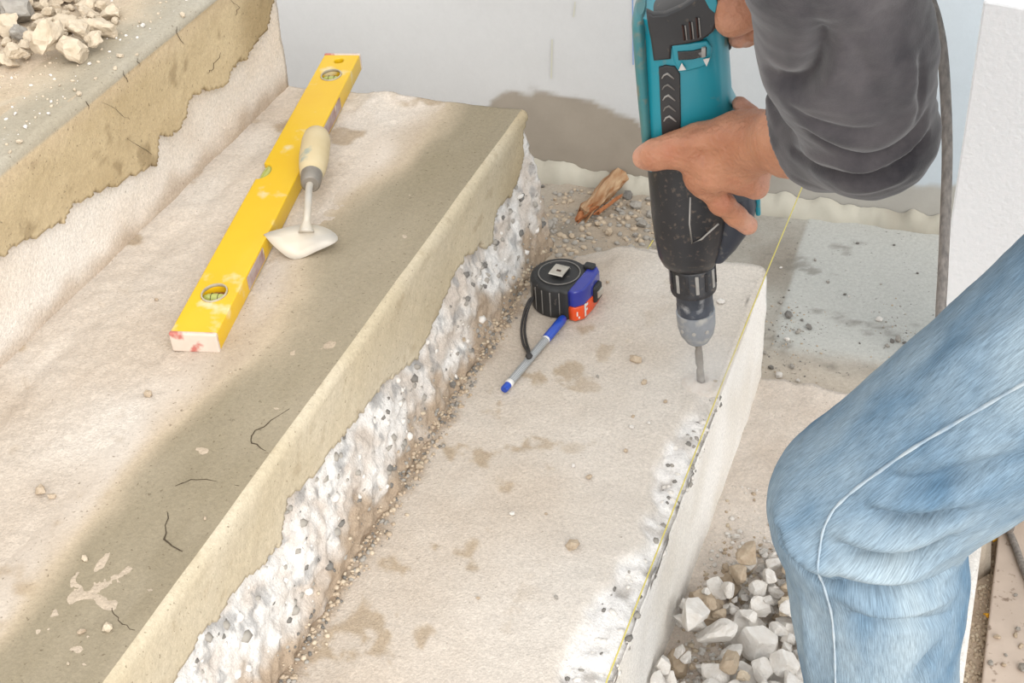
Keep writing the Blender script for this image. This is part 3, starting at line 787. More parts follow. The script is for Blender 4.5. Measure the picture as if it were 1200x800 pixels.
# gravel and grit nobody could count
def grit(name, label, cat, fn, n, rmin, rmax, kinds, parent=None, seed=1):
    r = np.random.default_rng(seed); bm = bmesh.new(); mats = [M_rock[k] for k in kinds]; V = []; F = []; mi = []
    base = {k: [(np.array([v.co[:] for v in me.vertices]), [tuple(p.vertices) for p in me.polygons]) for me in [rock_mesh(s + 900, 1, 4, (1, 0.8, 0.6)) for s in range(3)]] for k in kinds}
    for q in range(n):
        p = fn(r)
        if p is None: continue
        if parent is None: p = (p[0], p[1], surf(p[0], p[1], p[2], 0.02) + 0.0003)
        ki = int(r.integers(len(kinds))); vs_, fs = base[kinds[ki]][int(r.integers(3))]
        a = r.uniform(0, 6.28); R2 = np.array([[math.cos(a), -math.sin(a), 0], [math.sin(a), math.cos(a), 0], [0, 0, 1]])
        tl = r.uniform(-1, 1); R3 = np.array([[1, 0, 0], [0, math.cos(tl), -math.sin(tl)], [0, math.sin(tl), math.cos(tl)]])
        sz = rmin + (rmax - rmin) * r.random() ** 2
        o = len(V); V.extend((vs_ * sz) @ (R2 @ R3).T + np.asarray(p)); F.extend([tuple(i + o for i in f) for f in fs]); mi.extend([ki] * len(fs))
    me = fast_mesh(V, F, False)
    for m in mats: me.materials.append(m)
    me.polygons.foreach_set('material_index', np.array(mi, np.int32))
    o = obj(name, me, None, parent)
    o['kind'] = 'stuff'
    if parent is None: tag(o, label, cat)
    return o
def f_joint(r):
    y = r.uniform(-0.75, 0.13); x = -0.0645 + r.normal(0, 0.0070)
    if surf(x, y, Z1 + 0.002, 0.03) > Z1 + 0.010 and r.random() < 0.8: return None
    return (x, y, Z1 + 0.001 + max(0, (-0.066 - x)) * 0.9)
grit('gravel', 'fine gravel lying in the joint at the foot of the broken riser', 'gravel', f_joint, 1900, 0.0007, 0.0042, ['tan', 'beige', 'grey', 'tan', 'dark', 'tan'], seed=3)
def f_land(r):
    x = r.uniform(-0.2, 0.10); y = r.uniform(0.16, YW - 0.03); return (x, y, ZL + 0.004)
grit('gravel', 'loose gravel and dust on the landing behind the steps', 'gravel', f_land, 1700, 0.001, 0.008, ['tan', 'grey', 'grey', 'tan'], seed=4)
def f_land2(r):
    p = atz(r.choice([925, 945, 1050, 905]) + r.normal(0, 18), r.choice([365, 385, 395, 430]) + r.normal(0, 14), ZL + 0.002)
    return p if p[1] > YE + 0.01 else None
grit('gravel', 'dark grit scattered over the grey landing floor', 'gravel', f_land2, 260, 0.0005, 0.0024, ['grey', 'tan', 'dark'], seed=5)
def f_s0(r):
    p = atz(r.uniform(790, 1000), 560 + 240 * r.random() ** 0.5, Z0 + 0.001); return p if p[0] > X1 + 0.006 else None
grit('gravel', 'fine pale rubble crumbs around the pile on the sandy tread', 'gravel', f_s0, 1500, 0.0008, 0.0045, ['white', 'tan', 'white', 'beige'], seed=6)
def f_s3(r):
    p = atz(r.uniform(-40, 240), r.uniform(-20, 190), Z3 + 0.001); return p if p[0] < X3 - 0.012 and p[1] < YE - .01 else None
grit('gravel', 'fine beige crumbs strewn over the uppermost tread', 'gravel', f_s3, 700, 0.0006, 0.003, ['beige', 'white', 'beige'], seed=7)
def f_low(r): return (r.uniform(0.493, 0.522), r.uniform(-0.6, 0.1), ZF + 0.004)
grit('gravel', 'gravel filling the gutter beside the lowest white nosing', 'gravel', f_low, 900, 0.0012, 0.005, ['tan', 'beige', 'tan'], seed=8)
# aggregate bedded in the broken concrete
def surf_fn(o, sel):
    vs_ = np.array([v.co[:] for v in o.data.vertices]); w = sel(vs_); vs_ = vs_[w]
    return lambda r: vs_[int(r.integers(len(vs_)))] - np.array([0.0012, 0, 0.0010])
g = grit('aggregate', '', '', surf_fn(step2, lambda v: (v[:, 0] > X2 + 0.006) & (v[:, 2] > 0.01) & (v[:, 2] < np.interp(v[:, 1], bl_y, bl_z) - 0.004) & (v[:, 1] > -0.8)), 520, 0.0012, 0.0075, ['grey', 'dark', 'white', 'grey'], step2, 9)
g = grit('aggregate', '', '', surf_fn(step1, lambda v: (v[:, 0] > np.interp(v[:, 1], rl_y, rl_x) + 0.004) & (v[:, 2] > -0.02) & (v[:, 1] < -0.1) & (v[:, 1] > -0.7)), 420, 0.001, 0.0058, ['grey', 'white', 'white', 'dark'], step1, 10)

# ---- splintered wood on the landing
wd = thing('wood_splinter', 'splintered reddish brown chunk of wood on the landing among the stones', 'wood', atz(695, 250, ZL))
M_wood = mat('weathered_wood', (206, 176, 140), (160, 108, 66), 16, rough=0.9, bump=0.5, stretch=(8, 1, 8), contrast=0.18)
M_wood2 = mat('raw_broken_wood', (196, 130, 84), (150, 88, 48), 20, rough=0.9, bump=0.5, stretch=(6, 1, 6))
def splinter(a, b, w0, w1, h, m, name, seed):
    r = random.Random(seed); a = np.array(a) + [0, 0, 0.004]; b = np.array(b) + [0, 0, 0.004]; t = nrm(b - a); s = nrm(np.cross(t, [0, 0, 1])); u = np.cross(s, t); V = []; F = []; ns, nc = 9, 7
    for i in range(ns):
        f = i / (ns - 1); w = w0 * (1 - f) + w1 * f
        for k in range(nc):
            an = 2 * math.pi * k / nc; q = 1 + r.uniform(-0.22, 0.22); e = r.uniform(-0.012, 0.012) if i in (0, ns - 1) else 0
            V.append(a + (b - a) * f + t * e + s * w * math.cos(an) * q + u * h * math.sin(an) * q)
    for i in range(ns - 1):
        for k in range(nc): F.append((i * nc + k, i * nc + (k + 1) % nc, (i + 1) * nc + (k + 1) % nc, (i + 1) * nc + k))
    F.append(tuple(range(nc))[::-1]); F.append(tuple((ns - 1) * nc + k for k in range(nc)))
    return wobj(name, mesh(V, F), m, wd)
splinter(atz(684, 253, ZL + 0.010), atz(727, 208, ZL + 0.018), 0.011, 0.016, 0.012, M_wood, 'core', 1)
splinter(atz(680, 258, ZL + 0.007), atz(716, 212, ZL + 0.022), 0.003, 0.005, 0.005, M_wood2, 'shard', 2)
splinter(atz(700, 252, ZL + 0.009), atz(726, 233, ZL + 0.012), 0.004, 0.002, 0.003, M_wood2, 'shard', 3)
splinter(atz(680, 256, ZL + 0.006), atz(694, 246, ZL + 0.018), 0.006, 0.004, 0.006, M_wood2, 'shard', 4)

# ---- mason's string along the drilled nosing, and the loose end on the landing
M_str = mat('yellow_twine', (232, 214, 92), (240, 226, 140), 300, rough=0.8)
top = aty(950, 195, YW - 0.0015)
pts = [atz(700, 830, 0.004), atz(712, 795, 0.004), atz(760, 672, 0.004), atz(845, 452, 0.005), atz(896, 325, 0.006)]
pts += [pts[-1] + (top - pts[-1]) * t for t in (0.33, 0.66, 1.0)]
tag(obj('mason_string', tube([q for a, b in zip(pts[:-1], pts[1:]) for q in (a, (a + b) / 2)] + [pts[-1]], 0.00075, 6), M_str), 'thin yellow mason string stretched along the chipped white nosing up to the wall', 'string')
tag(obj('mason_string', tube([p + [0, 0, surf(p[0], p[1], p[2], 0.02) + 0.0012 - p[2]] for p in spline([atz(752, 305, ZL + 0.004), atz(763, 287, ZL + 0.004), atz(770, 276, ZL + 0.004), atz(785, 262, ZL + 0.004), atz(800, 255, ZL + 0.004)], 6)], 0.0009, 6), M_str), 'short loose end of yellow string on the landing behind the drill', 'string')

# ---- white foam board standing by the wall
M_foam = mat('white_textured_board', (272, 272, 274), (264, 266, 268), 120, rough=0.9, bump=0.45, bscale=170)
bb = atz(1087, 436, ZL); bd = nrm([0.97, -0.24, 0])
topz = 0.30
for _ in range(30):   # height of the board's upper corner
    d_ = np.array([bb[0], bb[1], topz]) - CAM; v_ = RC.T @ d_; py_ = 400 - v_[1] / -v_[2] * FPX
    topz += (py_ - 0.0) * 0.0006
bh = topz - ZL; bw = 0.32
board = obj('foam_board', rbox(bw, 0.03, bh, 0.003, 2, (bw / 2, 0.015, bh / 2)), M_foam)
board.matrix_world = basis(bd, np.cross([0, 0, 1], bd), [0, 0, 1], bb)
tag(board, 'tall white textured board standing on the landing behind the hanging cord', 'board')

# ---- slab, yellow flakes and cord at the foot of the stairs
e1, e2 = atz(1172, 640, ZF + 0.012), atz(1157, 780, ZF + 0.012)
slab = obj('floor_slab', rbox(0.5, 1.1, 0.016, 0.002, 2), mat('pinkish_slab', (228, 210, 194), (210, 192, 176), 24, rough=0.9, bump=0.3, spots=(160, 140, 124), spot_scale=90))
slab.location = ((e1[0] + e2[0]) / 2 + 0.25, -0.40, ZF + 0.009); slab.rotation_euler = (0, 0, math.atan2(-(e1[0] - e2[0]), e1[1] - e2[1]))
tag(slab, 'thin pinkish cement slab on the lower floor beside the gravel gutter', 'slab')
M_leaf = mat('yellow_flake', (246, 190, 40), (230, 160, 30), 200, rough=0.7)
for px, py, s, where in ((1164, 632, 0.005, 'under the bent knee'), (1157, 721, 0.004, 'beside the lower leg')):
    p = atz(px, py, ZF + 0.010); V = []; n = 9
    for k in range(n):
        a = 2 * math.pi * k / n; r = s * (1 + 0.35 * math.sin(3 * a) + random.uniform(-0.15, 0.15)); V.append((p[0] + r * math.cos(a), p[1] + 0.7 * r * math.sin(a), p[2] + 0.0012 * math.sin(2 * a)))
    bm = bmesh.new(); vv = [bm.verts.new(v) for v in V]; f = bm.faces.new(vv); e = bmesh.ops.extrude_face_region(bm, geom=[f])
    for g_ in e['geom']:
        if isinstance(g_, bmesh.types.BMVert): g_.co.z += 0.0018
    tag(obj('paint_flake', from_bm(bm), M_leaf), 'bright yellow flake in the gravel gutter ' + where, 'flake')
pebbles([(1168, 748, 11), (1192, 738, 9), (1190, 745, 8), (1176, 780, 9), (1196, 758, 9), (1190, 698, 7), (1198, 786, 18), (1160, 778, 10), (1178, 768, 6)], ZF + 0.017, 'stone lying on the pinkish slab by the leg', 'stones on the pinkish slab', ['grey', 'tan'], floor_z=True)

# ================================================================== TOOLS ON THE STEPS
# ---- spirit level
zt = Z2 + 0.0235
n0, n1 = atz(197, 389, zt), atz(252, 391, zt); f0, f1 = atz(381, 62, zt), atz(420, 63, zt)
axis = nrm((f0 + f1) / 2 - (n0 + n1) / 2) * [1, 1, 0]; axis = nrm(axis); acr = np.cross([0, 0, 1], axis)   # acr points left of the axis
org = (n0 + n1) / 2
org[2] = seat_z([tuple((org + axis * t + acr * w)[:2]) for t in np.linspace(0.005, 0.50, 34) for w in (-0.02, 0, 0.02)], Z2, 90) - 0.0003; zt = org[2] + 0.0205
LV = np.linalg.norm(((f0 + f1) / 2 - (n0 + n1) / 2)[:2]); WV = 0.0455; HV = 0.0205
lvl = thing('spirit_level', 'worn yellow spirit level with green vials lying across the sandy tread', 'spirit level')
lvl.matrix_world = basis(axis, acr, [0, 0, 1], org)
def lloc(px, py):
    p = atz(px, py, zt) - org; return float(p @ axis), float(p @ acr)
M_yel = mat('yellow_enamel', (250, 206, 28), (246, 196, 20), 18, rough=0.42, bump=0.08, spots=(246, 226, 170), spot_scale=34, spot_lo=0.60, spot_hi=0.72, coat=0.15)
v1, v2, hh, mid = lloc(245, 343), lloc(387, 88), lloc(398, 71), lloc(303, 200)
def round_rect(x0, x1, y0, y1, r, n=5):
    o = []
    for cx, cy, a0 in ((x1 - r, y1 - r, 0), (x0 + r, y1 - r, 90), (x0 + r, y0 + r, 180), (x1 - r, y0 + r, 270)):
        for k in range(n + 1):
            a = math.radians(a0 + 90 * k / n); o.append((cx + r * math.cos(a), cy + r * math.sin(a)))
    return o
outl = round_rect(0.004, LV, -WV / 2, WV / 2, 0.002)
# notch for the middle vial in the long edge
i_n = 6
notch = [(mid[0] + 0.017 * math.cos(a), WV / 2 - 0.0125 * math.sin(a)) for a in np.linspace(0, math.pi, 13)]
outl = outl[:i_n] + notch + outl[i_n:]
body = obj('body', curve_mesh([outl, oval(v1[0], 0.000, 0.0150, 0.0125), oval(v2[0], 0.0, 0.0150, 0.0125), oval(hh[0], 0.0, 0.007, 0.006, 18)], HV / 2, 0.0012), M_yel, lvl)
body.location = (0, 0, HV / 2)
M_cap = mat('scuffed_end_cap', (226, 206, 190), (236, 222, 206), 60, rough=0.6, spots=(206, 122, 110), spot_scale=70, spot_lo=0.52, spot_hi=0.66)
for x in (0.0025, LV + 0.002):
    c = obj('end_cap', rbox(0.005, WV + 0.001, HV + 0.0008, 0.0015), M_cap, lvl); c.location = (x, 0, HV / 2 + 0.0002)
M_ring = mat('vial_bezel', (214, 206, 184), (186, 172, 146), 90, rough=0.5)
M_vial = mat('green_vial_fluid', (176, 182, 80), (196, 200, 112), 60, rough=0.15, coat=0.6)
M_vblk = mat('maroon_vial_block', (126, 62, 52), (160, 100, 80), 60, rough=0.5)
M_dark = mat('dark_recess', (60, 34, 28), (80, 50, 40), 60, rough=0.8)
def ring(rx, ry, w, h):
    V = []; F = []; n = 32
    for k in range(n):
        a = 2 * math.pi * k / n; ca, sa = math.cos(a), math.sin(a)
        for rr, z in ((0, 0), (w, h * 0.6), (w, h), (0, h)): V.append(((rx - rr) * ca, (ry - rr) * sa, z))
    for k in range(n):
        for q in range(4): F.append((k * 4 + q, ((k + 1) % n) * 4 + q, ((k + 1) % n) * 4 + (q + 1) % 4, k * 4 + (q + 1) % 4))
    return mesh(V, F, False)
def vial(x, y, along):
    vb = obj('vial_window', ring(0.0152, 0.0127, 0.0014, 0.004), M_ring, lvl); vb.location = (x, y, HV - 0.0030)
    b = obj('vial_block', rbox(0.0292, 0.0242, 0.010, 0.001), M_vblk, vb); b.location = (0, 0, -0.011)
    L_ = 0.0115
    t = obj('vial', xform(lathe([(0.0001, -L_), (0.004, -L_), (0.0056, -L_ * 0.6), (0.006, 0), (0.0056, L_ * 0.6), (0.004, L_), (0.0001, L_)], 18), Matrix.Rotation(math.pi / 2, 4, 'X' if along else 'Y')), M_vial, vb)
    t.location = (0, 0, -0.0045)
    for s in (-1, 1):
        r_ = obj('vial_line', tube([np.array([0.0061 * math.cos(a), 0, 0.0061 * math.sin(a)]) for a in np.linspace(0.1, math.pi - 0.1, 10)] if along else [np.array([0, 0.0061 * math.cos(a), 0.0061 * math.sin(a)]) for a in np.linspace(0.1, math.pi - 0.1, 10)], 0.0003, 5), M_dark, vb)
        r_.location = (0, s * 0.0035, -0.0045) if along else (s * 0.0035, 0, -0.0045)
vial(v1[0], 0.0, True); vial(v2[0], 0.0, True)
mv = obj('edge_vial', xform(lathe([(0.0001, -0.015), (0.0045, -0.0148), (0.006, -0.008), (0.0062, 0), (0.006, 0.008), (0.0045, 0.0148), (0.0001, 0.015)], 18), Matrix.Rotation(math.pi / 2, 4, 'Y')), M_vial, lvl); mv.location = (mid[0], WV / 2 - 0.0068, HV - 0.0066)
mb = obj('vial_block', rbox(0.030, 0.0115, 0.008, 0.001), M_vblk, lvl); mb.location = (mid[0], WV / 2 - 0.0064, 0.005)
M_stk = mat('scuffed_sticker', (206, 196, 190), (160, 110, 104), 70, rough=0.6, spots=(226, 210, 190), spot_scale=60)
for (x, ln) in ((lloc(296, 305)[0], 0.055), (lloc(392, 135)[0], 0.10)):
    s = obj('edge_sticker', rbox(ln, 0.0012, HV * 0.72, 0.0005, 1), M_stk, lvl); s.location = (x, -WV / 2 - 0.0003, HV * 0.52)

# ---- pointing trowel resting against the level
M_steel = mat('dusty_steel', (222, 216, 204), (196, 188, 176), 26, rough=0.55, metal=0.2, spots=(226, 214, 194), spot_scale=20, spot_lo=0.45, spot_hi=0.65, bump=0.1)
M_hand = mat('pale_turned_wood', (236, 218, 178), (220, 198, 152), 26, rough=0.65, stretch=(1, 1, 0.25), spots=(160, 176, 168), spot_scale=30, spot_lo=0.62, spot_hi=0.72)
tp = atz(360, 270, Z2)
trw = thing('pointing_trowel', 'small pointing trowel with pale wooden handle leaning on the yellow level', 'trowel', tp)
LT = zt; tipz = surf(*atz(345, 304, Z2)[:2], Z2) + 0.0004
bz = {'l': (309, 275, LT + 0.0010), 'l2': (322, 270, LT + 0.0014), 'n': (358, 263, LT + 0.0010), 'r2': (384, 268, LT - 0.0025), 'r': (396, 281, Z2 + 0.014), 'r3': (372, 294, Z2 + 0.0075), 't': (345, 304, tipz), 'l3': (324, 291, Z2 + 0.013)}
ring_ = [atz(*bz[k]) for k in ('l', 'l2', 'n', 'r2', 'r', 'r3', 't', 'l3')]
dense = spline(ring_ + [ring_[0]], 4)[:-1]
cen = np.mean(dense, 0); nb = len(dense)
V = list(dense) + [cen + (p - cen) * 0.5 - np.array([0, 0, 0.0005]) for p in dense] + [cen - np.array([0, 0, 0.001])]
F = [(i, (i + 1) % nb, nb + (i + 1) % nb, nb + i) for i in range(nb)] + [(nb + i, nb + (i + 1) % nb, 2 * nb) for i in range(nb)]
bl_ = wobj('blade', mesh(V, F, True), M_steel, trw); sm = bl_.modifiers.new('thick', 'SOLIDIFY'); sm.thickness = 0.0014; sm.offset = 0
neck = [atz(359, 272, LT - 0.0015), atz(359, 263, LT + 0.004), atz(360, 252, LT + 0.010), atz(361, 238, LT + 0.0135), atz(362, 222, LT + 0.0150), atz(364, 212, LT + 0.0155)]
wobj('tang', tube(spline(neck, 5), [0.0085 - 0.0045 * min(1, i / 7) for i in range(26)], 10), M_steel, trw)
ha, hb = atz(364, 214, LT + 0.0155), atz(371, 162, LT + 0.0152)
hx = nrm(hb - ha); hy = nrm(np.cross([0, 0, 1], hx)); hz = np.cross(hx, hy); HL = np.linalg.norm(hb - ha) + 0.012
Bm = basis(hy, hz, hx, ha)
wobj('ferrule', xform(lathe([(0.0085, -0.004), (0.0105, -0.002), (0.0115, 0.008), (0.0118, 0.016), (0.0105, 0.0165)], 24), Bm), mat('grey_ferrule', (176, 168, 156), (150, 142, 132), 60, rough=0.5, metal=0.5), trw)
wobj('handle', xform(lathe([(0.0105, 0.013), (0.0125, 0.017), (0.0150, 0.035), (0.0162, 0.055), (0.0160, HL - 0.022), (0.0140, HL - 0.008), (0.0095, HL - 0.001), (0.0001, HL)], 24), Bm), M_hand, trw)

# ---- tape measure with its wrist strap
M_rub = mat('black_rubber', (50, 50, 50), (36, 36, 37), 60, rough=0.55, bump=0.1, spots=(120, 110, 100), spot_scale=120, spot_lo=0.64, spot_hi=0.76)
M_wear = mat('worn_rubber_edge', (150, 146, 140), (108, 104, 100), 90, rough=0.7)
M_blue = mat('blue_plastic', (48, 62, 172), (40, 50, 150), 40, rough=0.3, coat=0.3)
M_orng = mat('orange_plastic', (252, 96, 38), (244, 84, 30), 40, rough=0.35, coat=0.2)
M_wht = mat('white_print', (246, 244, 240), (240, 236, 230), 40, rough=0.6)
M_clip = mat('plated_steel', (226, 220, 208), (200, 194, 182), 60, rough=0.3, metal=0.6)
M_cord = mat('black_cord', (44, 42, 42), (66, 62, 60), 200, rough=0.7)
tpos = atz(653, 373, Z1)
tape = thing('tape_measure', 'black rubber tape measure with blue and orange front beside the pen', 'tape measure')
ta = math.radians(-8); tx = np.array([math.cos(ta), math.sin(ta), 0])
tpos = tpos + np.array([0, 0.030, 0]); tpos[2] = seat_z([(tpos[0] + a, tpos[1] + b) for a in np.linspace(-0.03, 0.03, 7) for b in np.linspace(-0.025, 0.025, 6)], Z1, 90) - 0.0004
tape.matrix_world = basis(tx, np.cross([0, 0, 1], tx), [0, 0, 1], tpos)
TH = 0.041
def tape_outline(s=1.0, x1=0.030):
    o = []
    for a in np.linspace(math.radians(62), math.radians(298), 30): o.append((-0.006 + 0.0335 * s * math.cos(a), 0.0335 * s * math.sin(a)))
    o += [(x1 - 0.006, -0.031 * s), (x1, -0.026 * s), (x1, 0.026 * s), (x1 - 0.006, 0.031 * s)]
    return o
tb = obj('case', curve_mesh([tape_outline(1.0, 0.0215)], TH / 2, 0.004), M_rub, tape); tb.location = (0, 0, TH / 2)
for k, a in enumerate(np.linspace(math.radians(150), math.radians(295), 9)):   # grip ribs round the case
    p = np.array([-0.006 + 0.0332 * math.cos(a), 0.0332 * math.sin(a)])
    r_ = obj('grip_rib', tube([np.array([p[0], p[1], z]) for z in np.linspace(0.004, TH - 0.0045, 6)], 0.0008, 6), M_wear, tb); r_.location = (0, 0, -TH / 2)
fb = obj('blue_front', curve_mesh([[(0.018, -0.029), (0.026, -0.0285), (0.033, -0.020), (0.0345, 0.0), (0.033, 0.022), (0.027, 0.0295), (0.018, 0.030)]], (TH - 0.019) / 2, 0.0022), M_blue, tape); fb.location = (0.001, 0, TH - (TH - 0.019) / 2 + 0.001)
fo = obj('orange_front', curve_mesh([[(0.018, -0.029), (0.026, -0.0285), (0.033, -0.020), (0.0345, 0.0), (0.033, 0.022), (0.027, 0.0295), (0.018, 0.030)]], 0.0095, 0.0016), M_orng, tape); fo.location = (0.001, 0, 0.0105)
mo = obj('mouth', rbox(0.012, 0.018, 0.022, 0.003, 2), M_rub, tape); mo.location = (0.0335, 0.010, TH * 0.50)
hk = obj('end_hook', rbox(0.002, 0.012, 0.009, 0.0005, 1), M_clip, mo); hk.location = (0.0066, 0.0, 0.0)
def fpatch(y0, y1, z0, z1):   # white print on the front face near its camera-side corner
    V = []
    for y, z in ((y0, z0), (y1, z0), (y1, z1), (y0, z1)):
        x = 0.001 + 0.026 + (0.033 - 0.026) * (y + 0.0285) / 0.0085 + 0.0004 if y < -0.020 else 0.001 + 0.033 + 0.0015 * (y + 0.02) / 0.02 + 0.0004
        V.append((x, y, z))
    o = obj('letter_stroke', mesh(V, [(0, 1, 2, 3)]), M_wht, tape); return o
fpatch(-0.0195, -0.0160, 0.004, 0.0215); fpatch(-0.0160, -0.0115, 0.0165, 0.0200); fpatch(-0.0160, -0.0125, 0.0105, 0.0135)
fpatch(-0.0275, -0.0262, 0.008, 0.014); fpatch(-0.0258, -0.0245, 0.004, 0.007)
tr_ = obj('clip_recess', xform(lathe([(0.0245, 0), (0.0245, 0.001), (0.0235, 0.0014), (0.0225, 0.0008), (0.0222, 0.0004), (0.0001, 0.0004)], 36), Matrix.Identity(4)), M_rub, tape); tr_.location = (-0.006, 0.0, TH - 0.0002)
rr = obj('recess_rim', xform(ring(0.0245, 0.0245, 0.0012, 0.0008), Matrix.Identity(4)), M_wear, tape); rr.location = (-0.006, 0.0, TH + 0.0008)
bm = bmesh.new()
clip_pts = [(-0.011, 0.012, 0.0), (-0.011, 0.010, 0.003), (-0.010, 0.004, 0.0045), (-0.010, -0.010, 0.0040), (-0.010, -0.0115, 0.0032)]
W_ = 0.0175; vsA = [bm.verts.new((x, y, z)) for x, y, z in clip_pts]; vsB = [bm.verts.new((x + W_, y, z)) for x, y, z in clip_pts]
for i in range(len(clip_pts) - 1): bm.faces.new((vsA[i], vsB[i], vsB[i + 1], vsA[i + 1]))
cl = obj('belt_clip', from_bm(bm), M_clip, tape); cl.location = (-0.004, 0.0, TH + 0.0012); s_ = cl.modifiers.new('t', 'SOLIDIFY'); s_.thickness = 0.0011; s_.offset = 0
ch = obj('clip_hole', rbox(0.0055, 0.0032, 0.0006, 0.0002, 1), M_dark, cl); ch.location = (-0.001, -0.003, 0.0049)
lb = obj('lock_button', rbox(0.013, 0.010, 0.006, 0.002, 2), M_rub, tape); lb.location = (0.021, 0.024, TH + 0.002)
# wrist strap from the back of the case down to the pen
T_in = np.array(tape.matrix_world.inverted())
def tl(p): return (T_in @ np.append(p, 1))[:3]
for off in (0, 3.2):
    sp = [atz(627, 347, 0.018), atz(620 + off, 352, 0.016), atz(614 + off, 368, 0.007), atz(611 + off * 1.2, 386, 0.004), atz(613 + off * 1.3, 402, 0.004), atz(617 + off * 0.9, 410, 0.008), atz(620, 417, 0.0125)]
    obj('wrist_strap', tube([tl(p) for p in spline(sp, 6)], 0.0015, 8), M_cord, tape)
obj('strap_knot', xform(lathe([(0.0001, -0.0035), (0.003, -0.0025), (0.0042, 0), (0.003, 0.0025), (0.0001, 0.0035)], 12), Matrix.Translation(Vector(tl(atz(620, 417, 0.0135))))), M_cord, tape)

# ---- ball-point pen
pa, pb = atz(591, 456, 0.0055), atz(655.5, 378.5, 0.0055)
pz = nrm(pb - pa); px_ = nrm(np.cross([0, 0, 1], pz)); py_ = np.cross(pz, px_)
pen = thing('ballpoint_pen', 'blue-capped pen with striped silver barrel lying beside the tape measure', 'pen')
pen.matrix_world = basis(px_, py_, pz, pa)
PL = np.linalg.norm(pb - pa); BE = PL * 0.73
M_pblue = mat('blue_pen_plastic', (36, 84, 196), (30, 70, 176), 60, rough=0.3, coat=0.3)
m, nt, b = nodes_of('silver_checked_barrel')
tc = N(nt, 'ShaderNodeTexCoord'); ck = N(nt, 'ShaderNodeTexWave'); ck.bands_direction = 'Z'; ck.inputs['Scale'].default_value = 190; nt.links.new(tc.outputs['Object'], ck.inputs['Vector'])
cr = N(nt, 'ShaderNodeValToRGB'); cr.color_ramp.elements[0].color = (*lin((84, 88, 92)), 1); cr.color_ramp.elements[1].color = (*lin((214, 216, 216)), 1); cr.color_ramp.elements[0].position = 0.2; cr.color_ramp.elements[1].position = 0.6
nt.links.new(ck.outputs['Fac'], cr.inputs[0]); nt.links.new(cr.outputs[0], b.inputs['Base Color']); b.inputs['Roughness'].default_value = 0.35
obj('end_plug', lathe([(0.0001, -0.001), (0.0036, -0.001), (0.0042, 0.0005), (0.0042, 0.009), (0.0035, 0.0095)], 20), M_pblue, pen)
obj('white_ring', lathe([(0.0043, 0.0085), (0.0047, 0.009), (0.0047, 0.0135), (0.0043, 0.014)], 20), M_wht, pen)
obj('barrel', lathe([(0.0044, 0.0135), (0.0045, 0.014), (0.0045, BE), (0.0043, BE + 0.0005)], 20), m, pen)
obj('white_ring', lathe([(0.0043, BE), (0.0047, BE + 0.0003), (0.0047, BE + 0.003), (0.0043, BE + 0.0035)], 20), M_wht, pen)
obj('cap', lathe([(0.0045, BE + 0.0025), (0.0053, BE + 0.0035), (0.0053, PL + 0.006), (0.0045, PL + 0.010), (0.0001, PL + 0.0105)], 20), M_pblue, pen)

# ================================================================== HAMMER DRILL
TIP = atz(822, 449, 0.0) + np.array([0, 0, -0.004])
AX = nrm(aty(796, 120, TIP[1] - 0.004) - TIP)
vd = nrm((TIP - CAM) * [1, 1, 0])
RX = nrm(np.cross(vd, AX)); WY = np.cross(AX, RX)          # right, away from the camera
DB = basis(RX, WY, AX, TIP)
def dl(px, py, w=0.0):
    """local (u, v) on the plane w of the drill"""
    d = ray(px, py); o = TIP + WY * w; t = ((o - CAM) @ WY) / (d @ WY); p = CAM + d * t - TIP
    return float(p @ RX), float(p @ AX)
def DW(px, py, w):
    d = ray(px, py); o = TIP + WY * w; t = ((o - CAM) @ WY) / (d @ WY); return CAM + d * t
drill = thing('hammer_drill', 'teal and black corded hammer drill held upright, boring into the step', 'power drill')
drill.matrix_world = DB
M_teal = mat('teal_plastic', (38, 168, 186), (30, 156, 176), 14, rough=0.38, bump=0.08, coat=0.15, spots=(124, 150, 140), spot_scale=46, spot_lo=0.62, spot_hi=0.74)
M_teal2 = mat('scuffed_teal_plastic', (44, 138, 148), (88, 140, 140), 24, rough=0.5, bump=0.15, spots=(140, 140, 124), spot_scale=60, spot_lo=0.54, spot_hi=0.68)
M_blk = mat('black_drill_plastic', (62, 60, 60), (44, 43, 44), 24, rough=0.42, bump=0.1, spots=(126, 108, 92), spot_scale=160, spot_lo=0.64, spot_hi=0.80)
M_gear = mat('dusty_gear_housing', (56, 56, 60), (40, 40, 43), 22, rough=0.36, bump=0.12, spots=(128, 112, 98), spot_scale=210, spot_lo=0.58, spot_hi=0.82)
M_chk = mat('dusty_chuck_steel', (176, 180, 186), (140, 146, 154), 50, rough=0.42, metal=0.25, spots=(206, 204, 200), spot_scale=50, spot_lo=0.50, spot_hi=0.66)
M_bit = mat('drill_bit_steel', (176, 168, 158), (140, 134, 126), 60, rough=0.5, metal=0.3)
M_sil = mat('silver_edge_wear', (196, 192, 186), (160, 156, 150), 80, rough=0.5)

